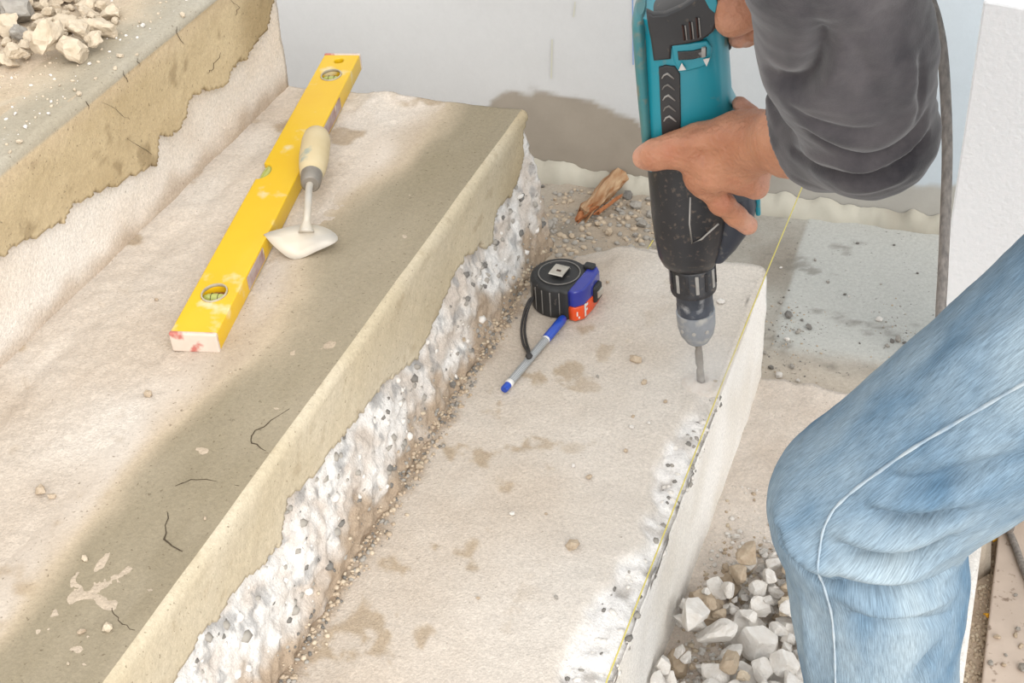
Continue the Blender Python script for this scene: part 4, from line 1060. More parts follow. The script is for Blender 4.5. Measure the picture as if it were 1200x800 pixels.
def loft(secs, n=36, pw=2.8, smooth=True):
    """secs: (v, u0, u1, w0, w1[, power]) superellipse sections stacked along the tool axis"""
    V = []; F = []
    for s in secs:
        v, u0, u1, w0, w1 = s[:5]; p = s[5] if len(s) > 5 else pw
        for k in range(n):
            a = 2 * math.pi * k / n; c, d = math.cos(a), math.sin(a)
            V.append(((u0 + u1) / 2 + (u1 - u0) / 2 * math.copysign(abs(c) ** (2 / p), c), (w0 + w1) / 2 + (w1 - w0) / 2 * math.copysign(abs(d) ** (2 / p), d), v))
    for i in range(len(secs) - 1):
        for k in range(n): F.append((i * n + k, i * n + (k + 1) % n, (i + 1) * n + (k + 1) % n, (i + 1) * n + k))
    F.append(tuple(range(n))[::-1]); F.append(tuple((len(secs) - 1) * n + k for k in range(n)))
    me = mesh(V, F, smooth)
    if smooth: me.set_sharp_from_angle(angle=math.radians(38))
    return me
vc = lambda py, px=812: dl(px, py)[1]
v_ck0, v_ck1, v_ck2, v_ck3 = vc(398), vc(364), vc(337), vc(308)
cu = lambda py, a, b: (dl(a, py)[0] + dl(b, py)[0]) / 2
# bit: spiral flutes
V = []; F = []; nb = 16; ns = 60; hb_ = v_ck0 + 0.01
for i in range(ns + 1):
    z = 0.0 + hb_ * i / ns; tw = 9.0 * i / ns
    for k in range(nb):
        a = 2 * math.pi * k / nb; r = (0.0042 - 0.0011 * (math.cos(2 * (a - tw)) > 0.55)) * (min(1, 0.35 + i / 4))
        V.append((r * math.cos(a), r * math.sin(a), z))
for i in range(ns):
    for k in range(nb): F.append((i * nb + k, i * nb + (k + 1) % nb, (i + 1) * nb + (k + 1) % nb, (i + 1) * nb + k))
F.append(tuple(range(nb))[::-1]); F.append(tuple(ns * nb + k for k in range(nb)))
obj('drill_bit', mesh(V, F, True), M_bit, drill)
# chuck
ck = obj('chuck', lathe([(0.008, v_ck0 - 0.001), (0.012, v_ck0), (0.0175, v_ck0 + 0.010), (0.0195, v_ck0 + 0.020), (0.0200, v_ck1 - 0.003), (0.0200, v_ck1 + 0.001), (0.0172, v_ck1 + 0.002)], 32), M_chk, drill)
up = obj('chuck_sleeve', lathe([(0.0165, v_ck1 + 0.000), (0.0188, v_ck1 + 0.001), (0.0190, v_ck1 + 0.010), (0.0182, v_ck1 + 0.012), (0.0186, v_ck1 + 0.014), (0.0190, v_ck2 - 0.001), (0.0165, v_ck2)], 32), mat('grey_chuck_sleeve', (86, 92, 104), (60, 64, 72), 40, rough=0.45, metal=0.2, spots=(170, 172, 174), spot_scale=60, spot_lo=0.52, spot_hi=0.66), drill)
co = obj('collar', lathe([(0.0180, v_ck2 - 0.0015), (0.0232, v_ck2 - 0.0005), (0.0236, v_ck2 + 0.003), (0.0226, v_ck2 + 0.005), (0.0228, v_ck3 - 0.002), (0.0215, v_ck3)], 32), M_gear, drill)
for k in range(14):
    a = 2 * math.pi * k / 14; r_ = obj('collar_rib', rbox(0.0016, 0.0035, (v_ck3 - v_ck2) * 0.72, 0.0005, 1), M_sil if k % 2 else M_gear, co)
    r_.matrix_local = Matrix.Rotation(a, 4, 'Z') @ Matrix.Translation((0.0230, 0, (v_ck2 + v_ck3) / 2 + 0.002))
for a in (3.9, 4.6, 5.3):
    h = obj('chuck_hole', lathe([(0.0001, 0.0), (0.0022, 0.0), (0.0022, 0.0012), (0.0001, 0.0012)], 12), M_sil, ck); h.matrix_local = Matrix.Rotation(a, 4, 'Z') @ Matrix.Translation((0.0190, 0, v_ck0 + 0.021)) @ Matrix.Rotation(math.pi / 2, 4, 'Y')
# gear housing (black, dusty)
E_ = lambda py, a, b: (dl((a + b) / 2, py)[1], dl(a, py)[0], dl(b, py)[0])
def sec(py, a, b, w0, w1, p=2.6):
    v, u0, u1 = E_(py, a, b); return (v, u0, u1, w0, w1, p)
gh = obj('gear_housing', loft([sec(309, 786, 838, -0.020, 0.020, 2.1), sec(302, 776, 843, -0.027, 0.026, 2.2), sec(291, 771, 847, -0.032, 0.030, 2.4), sec(270, 767, 852, -0.036, 0.033, 2.6), sec(240, 763, 858, -0.037, 0.035, 2.6), sec(205, 760, 860, -0.037, 0.035, 2.6), sec(176, 757, 862, -0.036, 0.034, 2.6)]), M_gear, drill)
# boss for the side handle, on the right of the gear housing
o_hb = obj('handle_boss', loft([sec(296, 832, 852, -0.020, 0.020, 2.4), sec(282, 832, 866, -0.024, 0.024, 2.4), sec(258, 836, 883, -0.026, 0.026, 2.6), sec(236, 838, 887, -0.026, 0.026, 2.6), sec(222, 838, 884, -0.024, 0.024, 2.6)]), mat('blue_black_plastic', (64, 70, 84), (48, 52, 62), 30, rough=0.4, spots=(124, 120, 114), spot_scale=80, spot_lo=0.62, spot_hi=0.74), drill)
sc = obj('screw', lathe([(0.0045, 0), (0.0048, 0.001), (0.0048, 0.003), (0.003, 0.0034), (0.0025, 0.002), (0.0001, 0.002)], 18), M_bit, drill)
u_, v_ = dl(873, 243); sc.matrix_local = Matrix.Translation((u_, -0.0245, v_)) @ Matrix.Rotation(math.pi / 2, 4, 'X')
u_, v_ = dl(888, 238); tb_ = obj('teal_lug', rbox(0.005, 0.022, 0.022, 0.002, 2), M_teal, drill); tb_.location = (u_, 0.004, v_)
pl = [(809, 231), (808, 262), (811, 285), (822, 280), (842, 262)]
obj('panel_line', tube([np.array([dl(x, y, -0.037)[0], -0.0372, dl(x, y, -0.037)[1]]) for x, y in pl], 0.0009, 6), M_sil, drill)
# teal motor housing
hs = obj('motor_housing', loft([sec(185, 757, 866, -0.034, 0.034, 2.8), sec(150, 754, 866, -0.035, 0.035, 2.9), sec(128, 753, 866, -0.036, 0.036, 2.9), sec(112, 753, 858, -0.036, 0.036, 2.9), sec(80, 752, 856, -0.036, 0.036, 2.9), sec(48, 750, 854, -0.036, 0.036, 2.9), sec(20, 748, 852, -0.035, 0.035, 2.8), sec(5, 747, 850, -0.034, 0.034, 2.8)]), M_teal, drill)
# scuffed spine along the left edge
o_sp = obj('spine', loft([sec(182, 755, 771, -0.030, 0.030, 2.6), sec(150, 752, 768, -0.031, 0.031, 2.6), sec(100, 747, 765, -0.032, 0.032, 2.6), sec(50, 743, 762, -0.033, 0.033, 2.6), sec(20, 741, 760, -0.033, 0.033, 2.6), sec(10, 743, 758, -0.030, 0.030, 2.4), sec(6, 746, 756, -0.022, 0.022, 2.2)]), M_teal2, drill)
def slabp(outline_px, w, depth, bev=0.0012):
    """raised panel on the camera side of the housing, outline in the photograph"""
    o = [dl(x, y, w) for x, y in outline_px]; me = curve_mesh([o], depth / 2, bev)
    return xform(me, basis((1, 0, 0), (0, 0, 1), (0, -1, 0), (0, w + depth / 2, 0)))
# black rear cover, sweeping to the right above the speed window
rear_px = [(757, 14), (766, 18), (780, 17), (800, 8), (815, -2), (845, -18), (850, -10), (842, 22), (836, 38), (822, 48), (806, 52), (787, 55), (786, 70), (766, 72), (763, 50), (759, 30)]
o_rc = obj('rear_cover', slabp(rear_px, -0.0382, 0.010, 0.002), M_blk, drill)
# solid black rear end behind that cover, bending into the grip
v5 = vc(20); 
o_re = obj('rear_end', loft([(vc(40), dl(752, 40)[0], dl(851, 40)[0], -0.0355, 0.0355, 2.6), (vc(14), dl(752, 14)[0], dl(852, 14)[0], -0.0362, 0.036, 2.6), (vc(4), dl(765, 4)[0], dl(858, 4)[0], -0.035, 0.035, 2.5), (vc(-10), dl(800, -10)[0], dl(866, -10)[0], -0.032, 0.032, 2.4), (vc(-24), dl(826, -24)[0], dl(872, -24)[0], -0.028, 0.028, 2.2), (vc(-34), dl(842, -34)[0], dl(872, -34)[0], -0.018, 0.018, 2.0)]), M_blk, drill)
for x, y0, y1 in ((802, 30, 47), (810, 26, 46), (818, 21, 44)):
    (ua, va), (ub, vb) = dl(x, y1, -0.039), dl(x - 2, y0, -0.039)
    sl = obj('vent_slot', tube([np.array([ua, -0.0388, va]), np.array([(ua + ub) / 2, -0.0388, (va + vb) / 2]), np.array([ub, -0.0388, vb])], 0.0018, 8, 0.5), M_dark, drill)
    e = obj('slot_edge', tube([np.array([ua + 0.0022, -0.0390, va]), np.array([ub + 0.0022, -0.0390, vb])], 0.0006, 6), M_sil, sl)
# ribbed black insert with chevrons
o_gi = obj('grip_insert', slabp([(772, 80), (780, 77), (791, 78), (797, 87), (798, 140), (796, 175), (777, 178), (774, 130)], -0.0374, 0.005, 0.001), M_blk, drill)
for k, y in enumerate((88, 101, 113.5, 126, 138)):
    pts = [(775.5 + k * 0.6, y + 4), (778 + k * 0.6, y), (782 + k * 0.6, y - 2), (786 + k * 0.6, y + 1), (790 + k * 0.6, y + 4.5)]
    obj('chevron', tube([np.array([dl(x, yy, -0.0376)[0], -0.0378, dl(x, yy, -0.0376)[1]]) for x, yy in pts], [0.0005, 0.0008, 0.0012, 0.0008, 0.0005], 6), M_sil if k % 2 == 0 else M_wear, drill)
# speed selector window
fr_ = obj('selector_frame', slabp([(787, 53), (806, 52), (828, 48), (834, 56), (833, 68), (826, 78), (806, 84), (797, 84), (790, 74)], -0.0378, 0.006, 0.0016), M_teal, drill)
obj('selector_slot', slabp([(794, 61), (812, 60), (828, 56), (828, 66), (812, 70), (795, 71)], -0.0395, 0.004, 0.0008), mat('glossy_black_slot', (34, 32, 32), (60, 54, 50), 60, rough=0.25, spots=(200, 200, 200), spot_scale=40, spot_lo=0.58, spot_hi=0.66), drill)
obj('selector_knob', slabp([(822, 57), (827, 56), (827, 67), (822, 68)], -0.0412, 0.004, 0.0006), M_sil, drill)
for tri in ([(795, 83), (804, 82), (799, 74)], [(824, 70), (832, 68), (828, 78)]):
    obj('arrow_mark', slabp(tri, -0.0412, 0.0012, 0.0001), M_wht, drill)
obj('teal_chevron_trim', slabp([(826, 0), (838, -6), (841, 4), (838, 16), (831, 10)], -0.0402, 0.003, 0.0008), M_teal, drill)
# pistol grip running to the right from the rear end, trigger on its underside
ga, gb = np.array([dl(848, 12)[0], 0.0, dl(848, 12)[1]]), np.array([dl(848, 12)[0] + 0.125, 0.0, dl(848, 12)[1] + 0.030])
gd = nrm(gb - ga); gs = spline([ga - gd * 0.03, ga + gd * 0.02, ga + gd * 0.07, gb], 6)
obj('grip', tube(gs, [0.024, 0.023, 0.0225, 0.022, 0.0215, 0.021, 0.0205, 0.020, 0.020, 0.020, 0.020, 0.020, 0.0205, 0.021, 0.0215, 0.022, 0.0225, 0.023, 0.021], 20, 0.85), M_blk, drill)
tg = [np.array([dl(x, y)[0], 0.0, dl(x, y)[1]]) for x, y in ((853, 58), (854, 50), (857, 43), (864, 39), (872, 37))]
o_tr = obj('trigger', tube(spline(tg, 4), [0.002] + [0.0032] * 15 + [0.003], 10), mat('dark_trigger', (58, 62, 66), (44, 46, 50), 50, rough=0.45), drill)
# a ring of fresh dust round the bit
V = []; F = []; nr, na = 6, 40
for i in range(nr + 1):
    for k in range(na):
        a = 2 * math.pi * k / na; r = 0.0045 + 0.016 * (i / nr) ** 1.3; q = np.array([[r * math.cos(a), r * math.sin(a), 0.3]])
        z = 0.0045 * math.exp(-((i / nr - 0.2) / 0.3) ** 2) + 0.0022 * fbm(q, 90, 3, 5)[0] * (1 - i / nr) - 0.004 * (i == nr)
        V.append((r * math.cos(a) * 1.15, r * math.sin(a), z))
for i in range(nr):
    for k in range(na): F.append((i * na + k, i * na + (k + 1) % na, (i + 1) * na + (k + 1) % na, (i + 1) * na + k))
F.append(tuple(range(na))[::-1])
du = obj('drill_dust', mesh(V, F, True), mat('white_drilling_dust', (236, 228, 218), (220, 206, 192), 120, rough=1.0, bump=0.5, bscale=400)); du.location = (TIP[0], TIP[1], 0.0005)
tag(du, 'small heap of pale drilling dust around the drill bit', 'dust'); du['kind'] = 'stuff'

# faint puff of dust hanging round the bit
pc = TIP + np.array([0.012, -0.004, 0.030])
Vp, Fp = surface([ell(pc, (0.045, 0.035, 0.036), k=0.01), ell(pc + [0.03, 0.0, -0.004], (0.035, 0.03, 0.028), k=0.03), ell(pc + [-0.022, -0.005, -0.010], (0.03, 0.028, 0.022), k=0.03)], 0.004)
Vp[:, 2] = np.maximum(Vp[:, 2], 0.004)
M_puff = bpy.data.materials.new('airborne_dust'); M_puff.use_nodes = True; nt = M_puff.node_tree; nt.nodes.clear()
om = N(nt, 'ShaderNodeOutputMaterial'); vsx = N(nt, 'ShaderNodeVolumeScatter'); vsx.inputs['Color'].default_value = (0.95, 0.94, 0.92, 1)
tc = N(nt, 'ShaderNodeTexCoord'); gt = N(nt, 'ShaderNodeVectorMath', operation='DISTANCE'); gt.inputs[1].default_value = (0, 0, 0); nt.links.new(tc.outputs['Object'], gt.inputs[0])
mr = N(nt, 'ShaderNodeMapRange'); mr.inputs[1].default_value = 0.006; mr.inputs[2].default_value = 0.048; mr.inputs[3].default_value = 7.0; vsx.inputs['Anisotropy'].default_value = -0.35; mr.inputs[4].default_value = 0.0
nt.links.new(gt.outputs['Value'], mr.inputs[0]); nt.links.new(mr.outputs[0], vsx.inputs['Density']); nt.links.new(vsx.outputs[0], om.inputs['Volume'])
puff = obj('dust_haze', fast_mesh(Vp - pc, Fp, True), M_puff); puff.location = pc
tag(puff, 'faint haze of white dust hanging around the drill bit', 'dust'); puff['kind'] = 'stuff'

# ================================================================== THE MAN WITH THE DRILL
# joints of the left arm, leg (in view) and of the rest of the crouching figure
EL = Q(1022, 156, 1.05); SL = Q(916, -225, 0.87); WR = DW(888, 167, -0.076)
CF = Q(946, 164, 1.135)                                     # cuff of the rolled sleeve
KL = Q(1013, 595, 1.02); HL = np.array([0.665, -0.455, 0.615]); AL = atz(1046, 950, Z0 + 0.085)
SR = SL + np.array([0.05, 0.36, 0.05]); HR = HL + np.array([0.03, 0.25, 0.0])
KR = np.array([0.70, -0.16, 0.13]); AR = np.array([0.84, -0.14, ZF + 0.122])
fdir = nrm(WR - EL)
GR = TIP + RX * (ga[0] + 0.030) + AX * (ga[2] + 0.008)       # right hand on the grip
WRR = GR + RX * 0.075 + AX * 0.055 + WY * 0.015
ELR = (WRR + SR) / 2 + np.array([0.10, 0.10, -0.06])
PEL = (HL + HR) / 2; SH = (SL + SR) / 2
CH = SH * 0.72 + PEL * 0.28 + np.array([0.02, 0, 0.03]); WA = SH * 0.35 + PEL * 0.65 + np.array([0.0, 0, 0.06])
NK = SH + np.array([-0.05, 0, 0.06]); HD = NK + np.array([-0.13, 0.0, 0.06])
print('ARM', np.linalg.norm(SL - EL), np.linalg.norm(EL - WR), 'LEG', np.linalg.norm(HL - KL), np.linalg.norm(KL - AL), 'TORSO', np.linalg.norm(SH - PEL), 'SL', SL, 'HL', HL, 'KL', KL, 'AL', AL, 'R arm', np.linalg.norm(SR - ELR), np.linalg.norm(ELR - WRR), 'Rleg', np.linalg.norm(HR - KR), np.linalg.norm(KR - AR))

man = thing('person', 'crouching man in charcoal shirt and faded blue jeans drilling into the step', 'person', (AL[0], AL[1], Z0))

# ---- left hand and forearm (fine)
h = lambda px, py, w: DW(px, py, w + 0.003)
f2 = (WY, 0.85)
fing = [
    cone(WR, h(862, 168, -0.068), 0.0225, 0.0240, 0.02), cone(h(862, 168, -0.068), h(818, 176, -0.056), 0.0240, 0.0200, 0.02, flat=(WY, 0.8)),
    cone(h(850, 182, -0.062), h(826, 208, -0.057), 0.0210, 0.0160, 0.016, flat=(WY, 0.85)), cone(h(868, 184, -0.064), h(850, 200, -0.062), 0.019, 0.016, 0.016),
    # thumb
    cone(h(818, 170, -0.055), h(788, 176, -0.053), 0.0185, 0.0150, 0.014), cone(h(788, 176, -0.053), h(768, 181, -0.050), 0.0138, 0.0134, 0.008), cone(h(768, 181, -0.050), h(756, 184, -0.043), 0.0136, 0.0118, 0.006),
    # index finger
    cone(h(822, 208, -0.056), h(846, 238, -0.051), 0.0135, 0.0108, 0.012), cone(h(846, 238, -0.051), h(862, 253, -0.046), 0.0108, 0.0100, 0.005), cone(h(862, 253, -0.046), h(877, 264, -0.037), 0.0102, 0.0090, 0.005),
    # middle finger, bent at its knuckle round the boss
    cone(h(846, 204, -0.064), h(872, 212, -0.066), 0.0135, 0.0125, 0.010), cone(h(872, 212, -0.066), h(885, 217, -0.060), 0.0125, 0.0120, 0.006), cone(h(885, 217, -0.060), h(888, 216, -0.034), 0.0120, 0.0090, 0.006),
    # ring and little fingers, curling behind the wrist round the housing
    cone(h(866, 190, -0.060), h(890, 198, -0.050), 0.0125, 0.0110, 0.008), cone(h(890, 198, -0.050), h(885, 188, -0.022), 0.0105, 0.0090, 0.005),
    cone(h(878, 172, -0.058), h(888, 152, -0.040), 0.0120, 0.0095, 0.010), cone(h(888, 152, -0.040), h(880, 136, -0.030), 0.0095, 0.0088, 0.004), cone(h(880, 136, -0.030), h(867, 122, -0.022), 0.0088, 0.0076, 0.004),
    # knuckles and tendons
    ell(h(834, 206, -0.068), (0.010, 0.010, 0.010), k=0.014), ell(h(862, 203, -0.075), (0.011, 0.009, 0.010), k=0.012), ell(h(846, 238, -0.055), (0.0105, 0.0095, 0.0105), k=0.006),
    cone(h(876, 168, -0.0905), h(842, 203, -0.0745), 0.0035, 0.0035, 0.012), cone(h(872, 160, -0.0900), h(825, 196, -0.0730), 0.0030, 0.0030, 0.012), cone(h(866, 154, -0.0860), h(800, 168, -0.0660), 0.0035, 0.0030, 0.012),
    ell(WR + WY * -0.019 + AX * 0.004, (0.011, 0.009, 0.010), k=0.014),
    cone(h(842, 214, -0.0745), h(850, 224, -0.072), 0.003, 0.003, 0.006, op='sub'), cone(h(824, 186, -0.080), h(838, 184, -0.088), 0.003, 0.003, 0.012, op='sub'),
    # forearm into the sleeve
    cone(WR, WR * 0.65 + EL * 0.35, 0.0235, 0.0275, 0.02), cone(WR * 0.65 + EL * 0.35, EL, 0.0275, 0.028, 0.02), cone(EL, EL * 0.75 + SL * 0.25, 0.028, 0.030, 0.02),
]
V1, F1 = surface(fing, 0.0018)
nn = vnormals(V1, F1)
for o_ in (gh, hs, o_gi, o_hb, o_sp): V1 = push_out(V1, o_.data, DB)
V1 = V1 + nn * (0.0009 * fbm(V1, 75, 3, 5) + 0.0005 * fbm(V1, 230, 2, 6))[:, None]

# ---- right hand on the grip and the right forearm
g = lambda u, w, v: TIP + RX * u + WY * w + AX * v
gu, gv = ga[0], ga[2]
hr = lambda px, py, w: DW(px, py, w)
rh = [
    cone(WRR, g(gu + 0.055, 0.006, gv + 0.030), 0.025, 0.026, 0.02), cone(g(gu + 0.055, 0.006, gv + 0.030), g(gu + 0.020, 0.020, gv + 0.016), 0.024, 0.018, 0.02), ell(g(gu + 0.040, -0.014, gv + 0.018), (0.026, 0.016, 0.020), (RX, WY, AX), 0.016),
    # thumb pad and thumb lying on the camera side of the grip
    cone(g(gu + 0.050, -0.020, gv + 0.022), hr(868, 14, -0.032), 0.0190, 0.0165, 0.014), cone(hr(868, 14, -0.032), hr(858, 22, -0.032), 0.0165, 0.0150, 0.008), cone(hr(858, 22, -0.032), hr(853, 4, -0.034), 0.0130, 0.0110, 0.008),
    # fingers wrapping beneath the grip from the far side
    cone(g(gu + 0.022, 0.026, gv + 0.004), hr(875, 42, 0.012), 0.0110, 0.0095, 0.008), cone(hr(875, 42, 0.012), hr(864, 46, -0.012), 0.0095, 0.0082, 0.005),
    cone(g(gu + 0.038, 0.028, gv + 0.004), hr(893, 36, 0.010), 0.0115, 0.0100, 0.006), cone(hr(893, 36, 0.010), hr(884, 38, -0.018), 0.0100, 0.0088, 0.005),
    cone(g(gu + 0.056, 0.028, gv + 0.008), hr(912, 28, 0.008), 0.0112, 0.0098, 0.006), cone(hr(912, 28, 0.008), hr(902, 30, -0.018), 0.0098, 0.0085, 0.005),
    cone(g(gu + 0.074, 0.024, gv + 0.014), hr(930, 22, 0.006), 0.0100, 0.0088, 0.006), cone(hr(930, 22, 0.006), hr(922, 24, -0.016), 0.0088, 0.0075, 0.005),
    cone(WRR, WRR * 0.6 + ELR * 0.4, 0.025, 0.031, 0.02), cone(WRR * 0.6 + ELR * 0.4, ELR, 0.031, 0.038, 0.02), cone(ELR, ELR * 0.8 + SR * 0.2, 0.038, 0.038, 0.02),
]
# the palm and fingers close round the grip instead of passing through it
rh.append(cone(g(*ga) - (RX * gd[0] + AX * gd[2]) * 0.03, g(*gb), 0.0212, 0.0205, 0.003, op='sub', flat=(WY, 0.87)))
V2, F2 = surface(rh, 0.0022)
for o_ in (o_re, o_rc, hs, o_tr): V2 = push_out(V2, o_.data, DB)
V2 = V2 + vnormals(V2, F2) * (0.0005 * fbm(V2, 90, 3, 7))[:, None]

# ---- head, neck, and the body under the clothes
hf = nrm([-0.80, 0.0, -0.60]); hs_ = np.array([0, 1.0, 0]); hu = np.cross(hf, hs_) * 1.0   # face direction, right ear, crown
if hu[2] < 0: hu = -hu
hp = lambda a, b, c: HD + hf * a + hs_ * b + hu * c
bodyp = [
    cone(NK - np.array([-0.03, 0, 0.03]), hp(-0.02, 0, -0.06), 0.058, 0.055, 0.03), ell(hp(-0.012, 0, 0.03), (0.098, 0.076, 0.092), (hf, hs_, hu), 0.02), ell(hp(0.030, 0, -0.035), (0.068, 0.060, 0.078), (hf, hs_, hu), 0.03), ell(hp(0.060, 0, -0.090), (0.026, 0.028, 0.022), (hf, hs_, hu), 0.03),
    cone(hp(0.092, 0, 0.010), hp(0.114, 0, -0.028), 0.009, 0.013, 0.012), ell(hp(0.100, 0.014, -0.034), (0.009, 0.008, 0.007), k=0.008), ell(hp(0.100, -0.014, -0.034), (0.009, 0.008, 0.007), k=0.008),
    cone(hp(0.086, -0.032, 0.026), hp(0.086, 0.032, 0.026), 0.010, 0.010, 0.014), ell(hp(0.098, 0.032, 0.006), (0.014, 0.016, 0.011), k=0.010, op='sub'), ell(hp(0.098, -0.032, 0.006), (0.014, 0.016, 0.011), k=0.010, op='sub'),
    ell(hp(0.080, 0.031, 0.004), (0.012, 0.012, 0.012), k=0.003), ell(hp(0.080, -0.031, 0.004), (0.012, 0.012, 0.012), k=0.003),
    cone(hp(0.090, -0.020, -0.060), hp(0.090, 0.020, -0.060), 0.008, 0.008, 0.008), cone(hp(0.099, -0.022, -0.063), hp(0.099, 0.022, -0.063), 0.0025, 0.0025, 0.004, op='sub'), cone(hp(0.088, -0.017, -0.070), hp(0.088, 0.017, -0.070), 0.008, 0.008, 0.006),
    ell(hp(-0.005, 0.078, -0.005), (0.018, 0.008, 0.030), (hf, hs_, hu), 0.006), ell(hp(-0.005, -0.078, -0.005), (0.018, 0.008, 0.030), (hf, hs_, hu), 0.006),
    cone(CH, WA, 0.105, 0.095, 0.05, flat=((0, 1, 0), 1.25)), cone(WA, PEL, 0.095, 0.11, 0.05, flat=((0, 1, 0), 1.25)), cone(CH, NK, 0.09, 0.055, 0.05),
    cone(SL, SR, 0.045, 0.045, 0.04), cone(SL, EL, 0.040, 0.026, 0.03), cone(SR, ELR, 0.042, 0.036, 0.03),
    cone(HL, KL, 0.060, 0.045, 0.03), cone(HR, KR, 0.060, 0.045, 0.03), cone(KL, AL, 0.043, 0.032, 0.02), cone(KR, AR, 0.043, 0.032, 0.02),
    cone(AL + [0.02, 0, -0.045], AL + [-0.10, 0, -0.058], 0.018, 0.014, 0.02), cone(AR + [0.02, 0, -0.055], AR + [-0.10, 0, -0.070], 0.018, 0.014, 0.02),
]
V3, F3 = surface(bodyp, 0.005)
tips = np.array([h(754, 184, -0.043), h(878, 265, -0.043), h(892, 217, -0.06), h(867, 122, -0.022), hr(864, 46, -0.012), hr(858, 24, -0.032)]); knk = np.array([h(846, 238, -0.062), h(834, 206, -0.074), h(862, 203, -0.08), h(788, 176, -0.066), h(870, 212, -0.076)])
def skin_col(V):
    c = lerp(L(220, 158, 122), L(186, 120, 88), np.clip(0.5 + 0.8 * fbm(V, 34, 4, 71), 0, 1))
    dt = np.min(np.linalg.norm(V[:, None] - tips[None], axis=2), 1); dk = np.min(np.linalg.norm(V[:, None] - knk[None], axis=2), 1)
    c = lerp(c, L(240, 186, 162), 0.8 * sstep(0.024, 0.006, dt)); c = lerp(c, L(206, 126, 96), 0.5 * sstep(0.014, 0.004, dk))
    return c
M_skin, nt, b = nodes_of('tanned_skin')
tc = N(nt, 'ShaderNodeTexCoord'); no = N(nt, 'ShaderNodeTexNoise'); no.inputs['Scale'].default_value = 42; no.inputs['Detail'].default_value = 6; nt.links.new(tc.outputs['Object'], no.inputs['Vector'])
rp = N(nt, 'ShaderNodeValToRGB'); rp.color_ramp.elements[0].position = 0.3; rp.color_ramp.elements[1].position = 0.7
rp.color_ramp.elements[0].color = (*lin((184, 116, 84)), 1); rp.color_ramp.elements[1].color = (*lin((226, 166, 132)), 1)
nt.links.new(no.outputs['Fac'], rp.inputs[0]); ska = N(nt, 'ShaderNodeAttribute', attribute_name='Col')
mxs = N(nt, 'ShaderNodeMix', data_type='RGBA'); mxs.inputs[0].default_value = 0.35; nt.links.new(ska.outputs['Color'], mxs.inputs[6]); nt.links.new(rp.outputs[0], mxs.inputs[7]); nt.links.new(mxs.outputs[2], b.inputs['Base Color'])
b.inputs['Roughness'].default_value = 0.5; b.inputs['Subsurface Weight'].default_value = 0.12; b.inputs['Subsurface Radius'].default_value = (0.008, 0.003, 0.0015); b.inputs['Subsurface Scale'].default_value = 0.5
n3 = N(nt, 'ShaderNodeTexNoise'); n3.inputs['Scale'].default_value = 210; n3.inputs['Detail'].default_value = 7; nt.links.new(tc.outputs['Object'], n3.inputs['Vector'])
bp = N(nt, 'ShaderNodeBump'); bp.inputs['Strength'].default_value = 0.6; bp.inputs['Distance'].default_value = 0.0035; nt.links.new(n3.outputs['Fac'], bp.inputs['Height']); nt.links.new(bp.outputs[0], b.inputs['Normal'])
VA = np.concatenate([V1, V2, V3]); FA = np.concatenate([F1, F2 + len(V1), F3 + len(V1) + len(V2)])
bodyo = wobj('body', fast_mesh(VA, FA, True, skin_col(VA)), M_skin, man)

# hair and eyes
hairp = [ell(hp(-0.018, 0, 0.042), (0.104, 0.084, 0.094), (hf, hs_, hu), 0.02), ell(hp(-0.06, 0, -0.01), (0.060, 0.076, 0.07), (hf, hs_, hu), 0.02), ell(hp(0.085, 0, -0.010), (0.065, 0.085, 0.072), (hf, hs_, hu), 0.01, op='sub')]
Vh, Fh = surface(hairp, 0.004); Vh = Vh + vnormals(Vh, Fh) * (0.004 * fbm(Vh * [1, 1, 1], 60, 3, 3))[:, None]
wobj('hair', fast_mesh(Vh, Fh, True), mat('black_hair', (34, 30, 28), (20, 18, 18), 200, rough=0.6), man)
for s in (-1, 1):
    e = xform(lathe([(0.0001, -0.0112)] + [(0.0112 * math.cos(a), 0.0112 * math.sin(a)) for a in np.linspace(-1.4, 1.4, 9)] + [(0.0001, 0.0112)], 14), basis(hs_, hu, hf, hp(0.0835, s * 0.031, 0.004)))
    wobj('eye', e, mat('eye_white', (236, 232, 226), (226, 220, 212), 60, rough=0.2), man)

# ---- charcoal shirt: rolled left sleeve in view
cf_ax = nrm(-RC[:, 0] * 0.78 - RC[:, 1] * 0.58 - RC[:, 2] * 0.55)
sleeve = [
    cone(EL, SL, 0.0430, 0.0620, 0.03), cone(EL, CF - cf_ax * 0.006, 0.0425, 0.0440, 0.02), ell(Q(990, 50, 1.0), (0.052, 0.048, 0.056), k=0.04),
]
# rolled-up layers of the cuff, gathered at the elbow
for k_, (t, R_, r_) in enumerate(((0.000, 0.0440, 0.0045), (0.010, 0.0460, 0.0050), (0.021, 0.0475, 0.0055))):
    sleeve.append(torus(CF - cf_ax * t + np.array([0.0, 0.0, -0.001 * k_]), cf_ax + np.array([0.02, 0.03, 0.05]) * k_ * 2, R_, r_, 0.004))
base_sl = list(sleeve)
def on_sl(px, py, lift=0.0):
    p = sdf_hit(base_sl, px, py)
    return None if p is None else p - ray(px, py) * lift
def lines_of(specs, hit):
    o = []
    for pxs, amp, w in specs:
        P = [hit(x, y) for x, y in pxs]; P = [p for p in P if p is not None]
        if len(P) > 1: o.append((spline(P, 4), amp, w))
    return o
sleeve.append(cone(CF + cf_ax * 0.05, CF - cf_ax * 0.012, 0.0400, 0.0380, 0.004, op='sub'))
Vs, Fs = surface(sleeve, 0.0024)
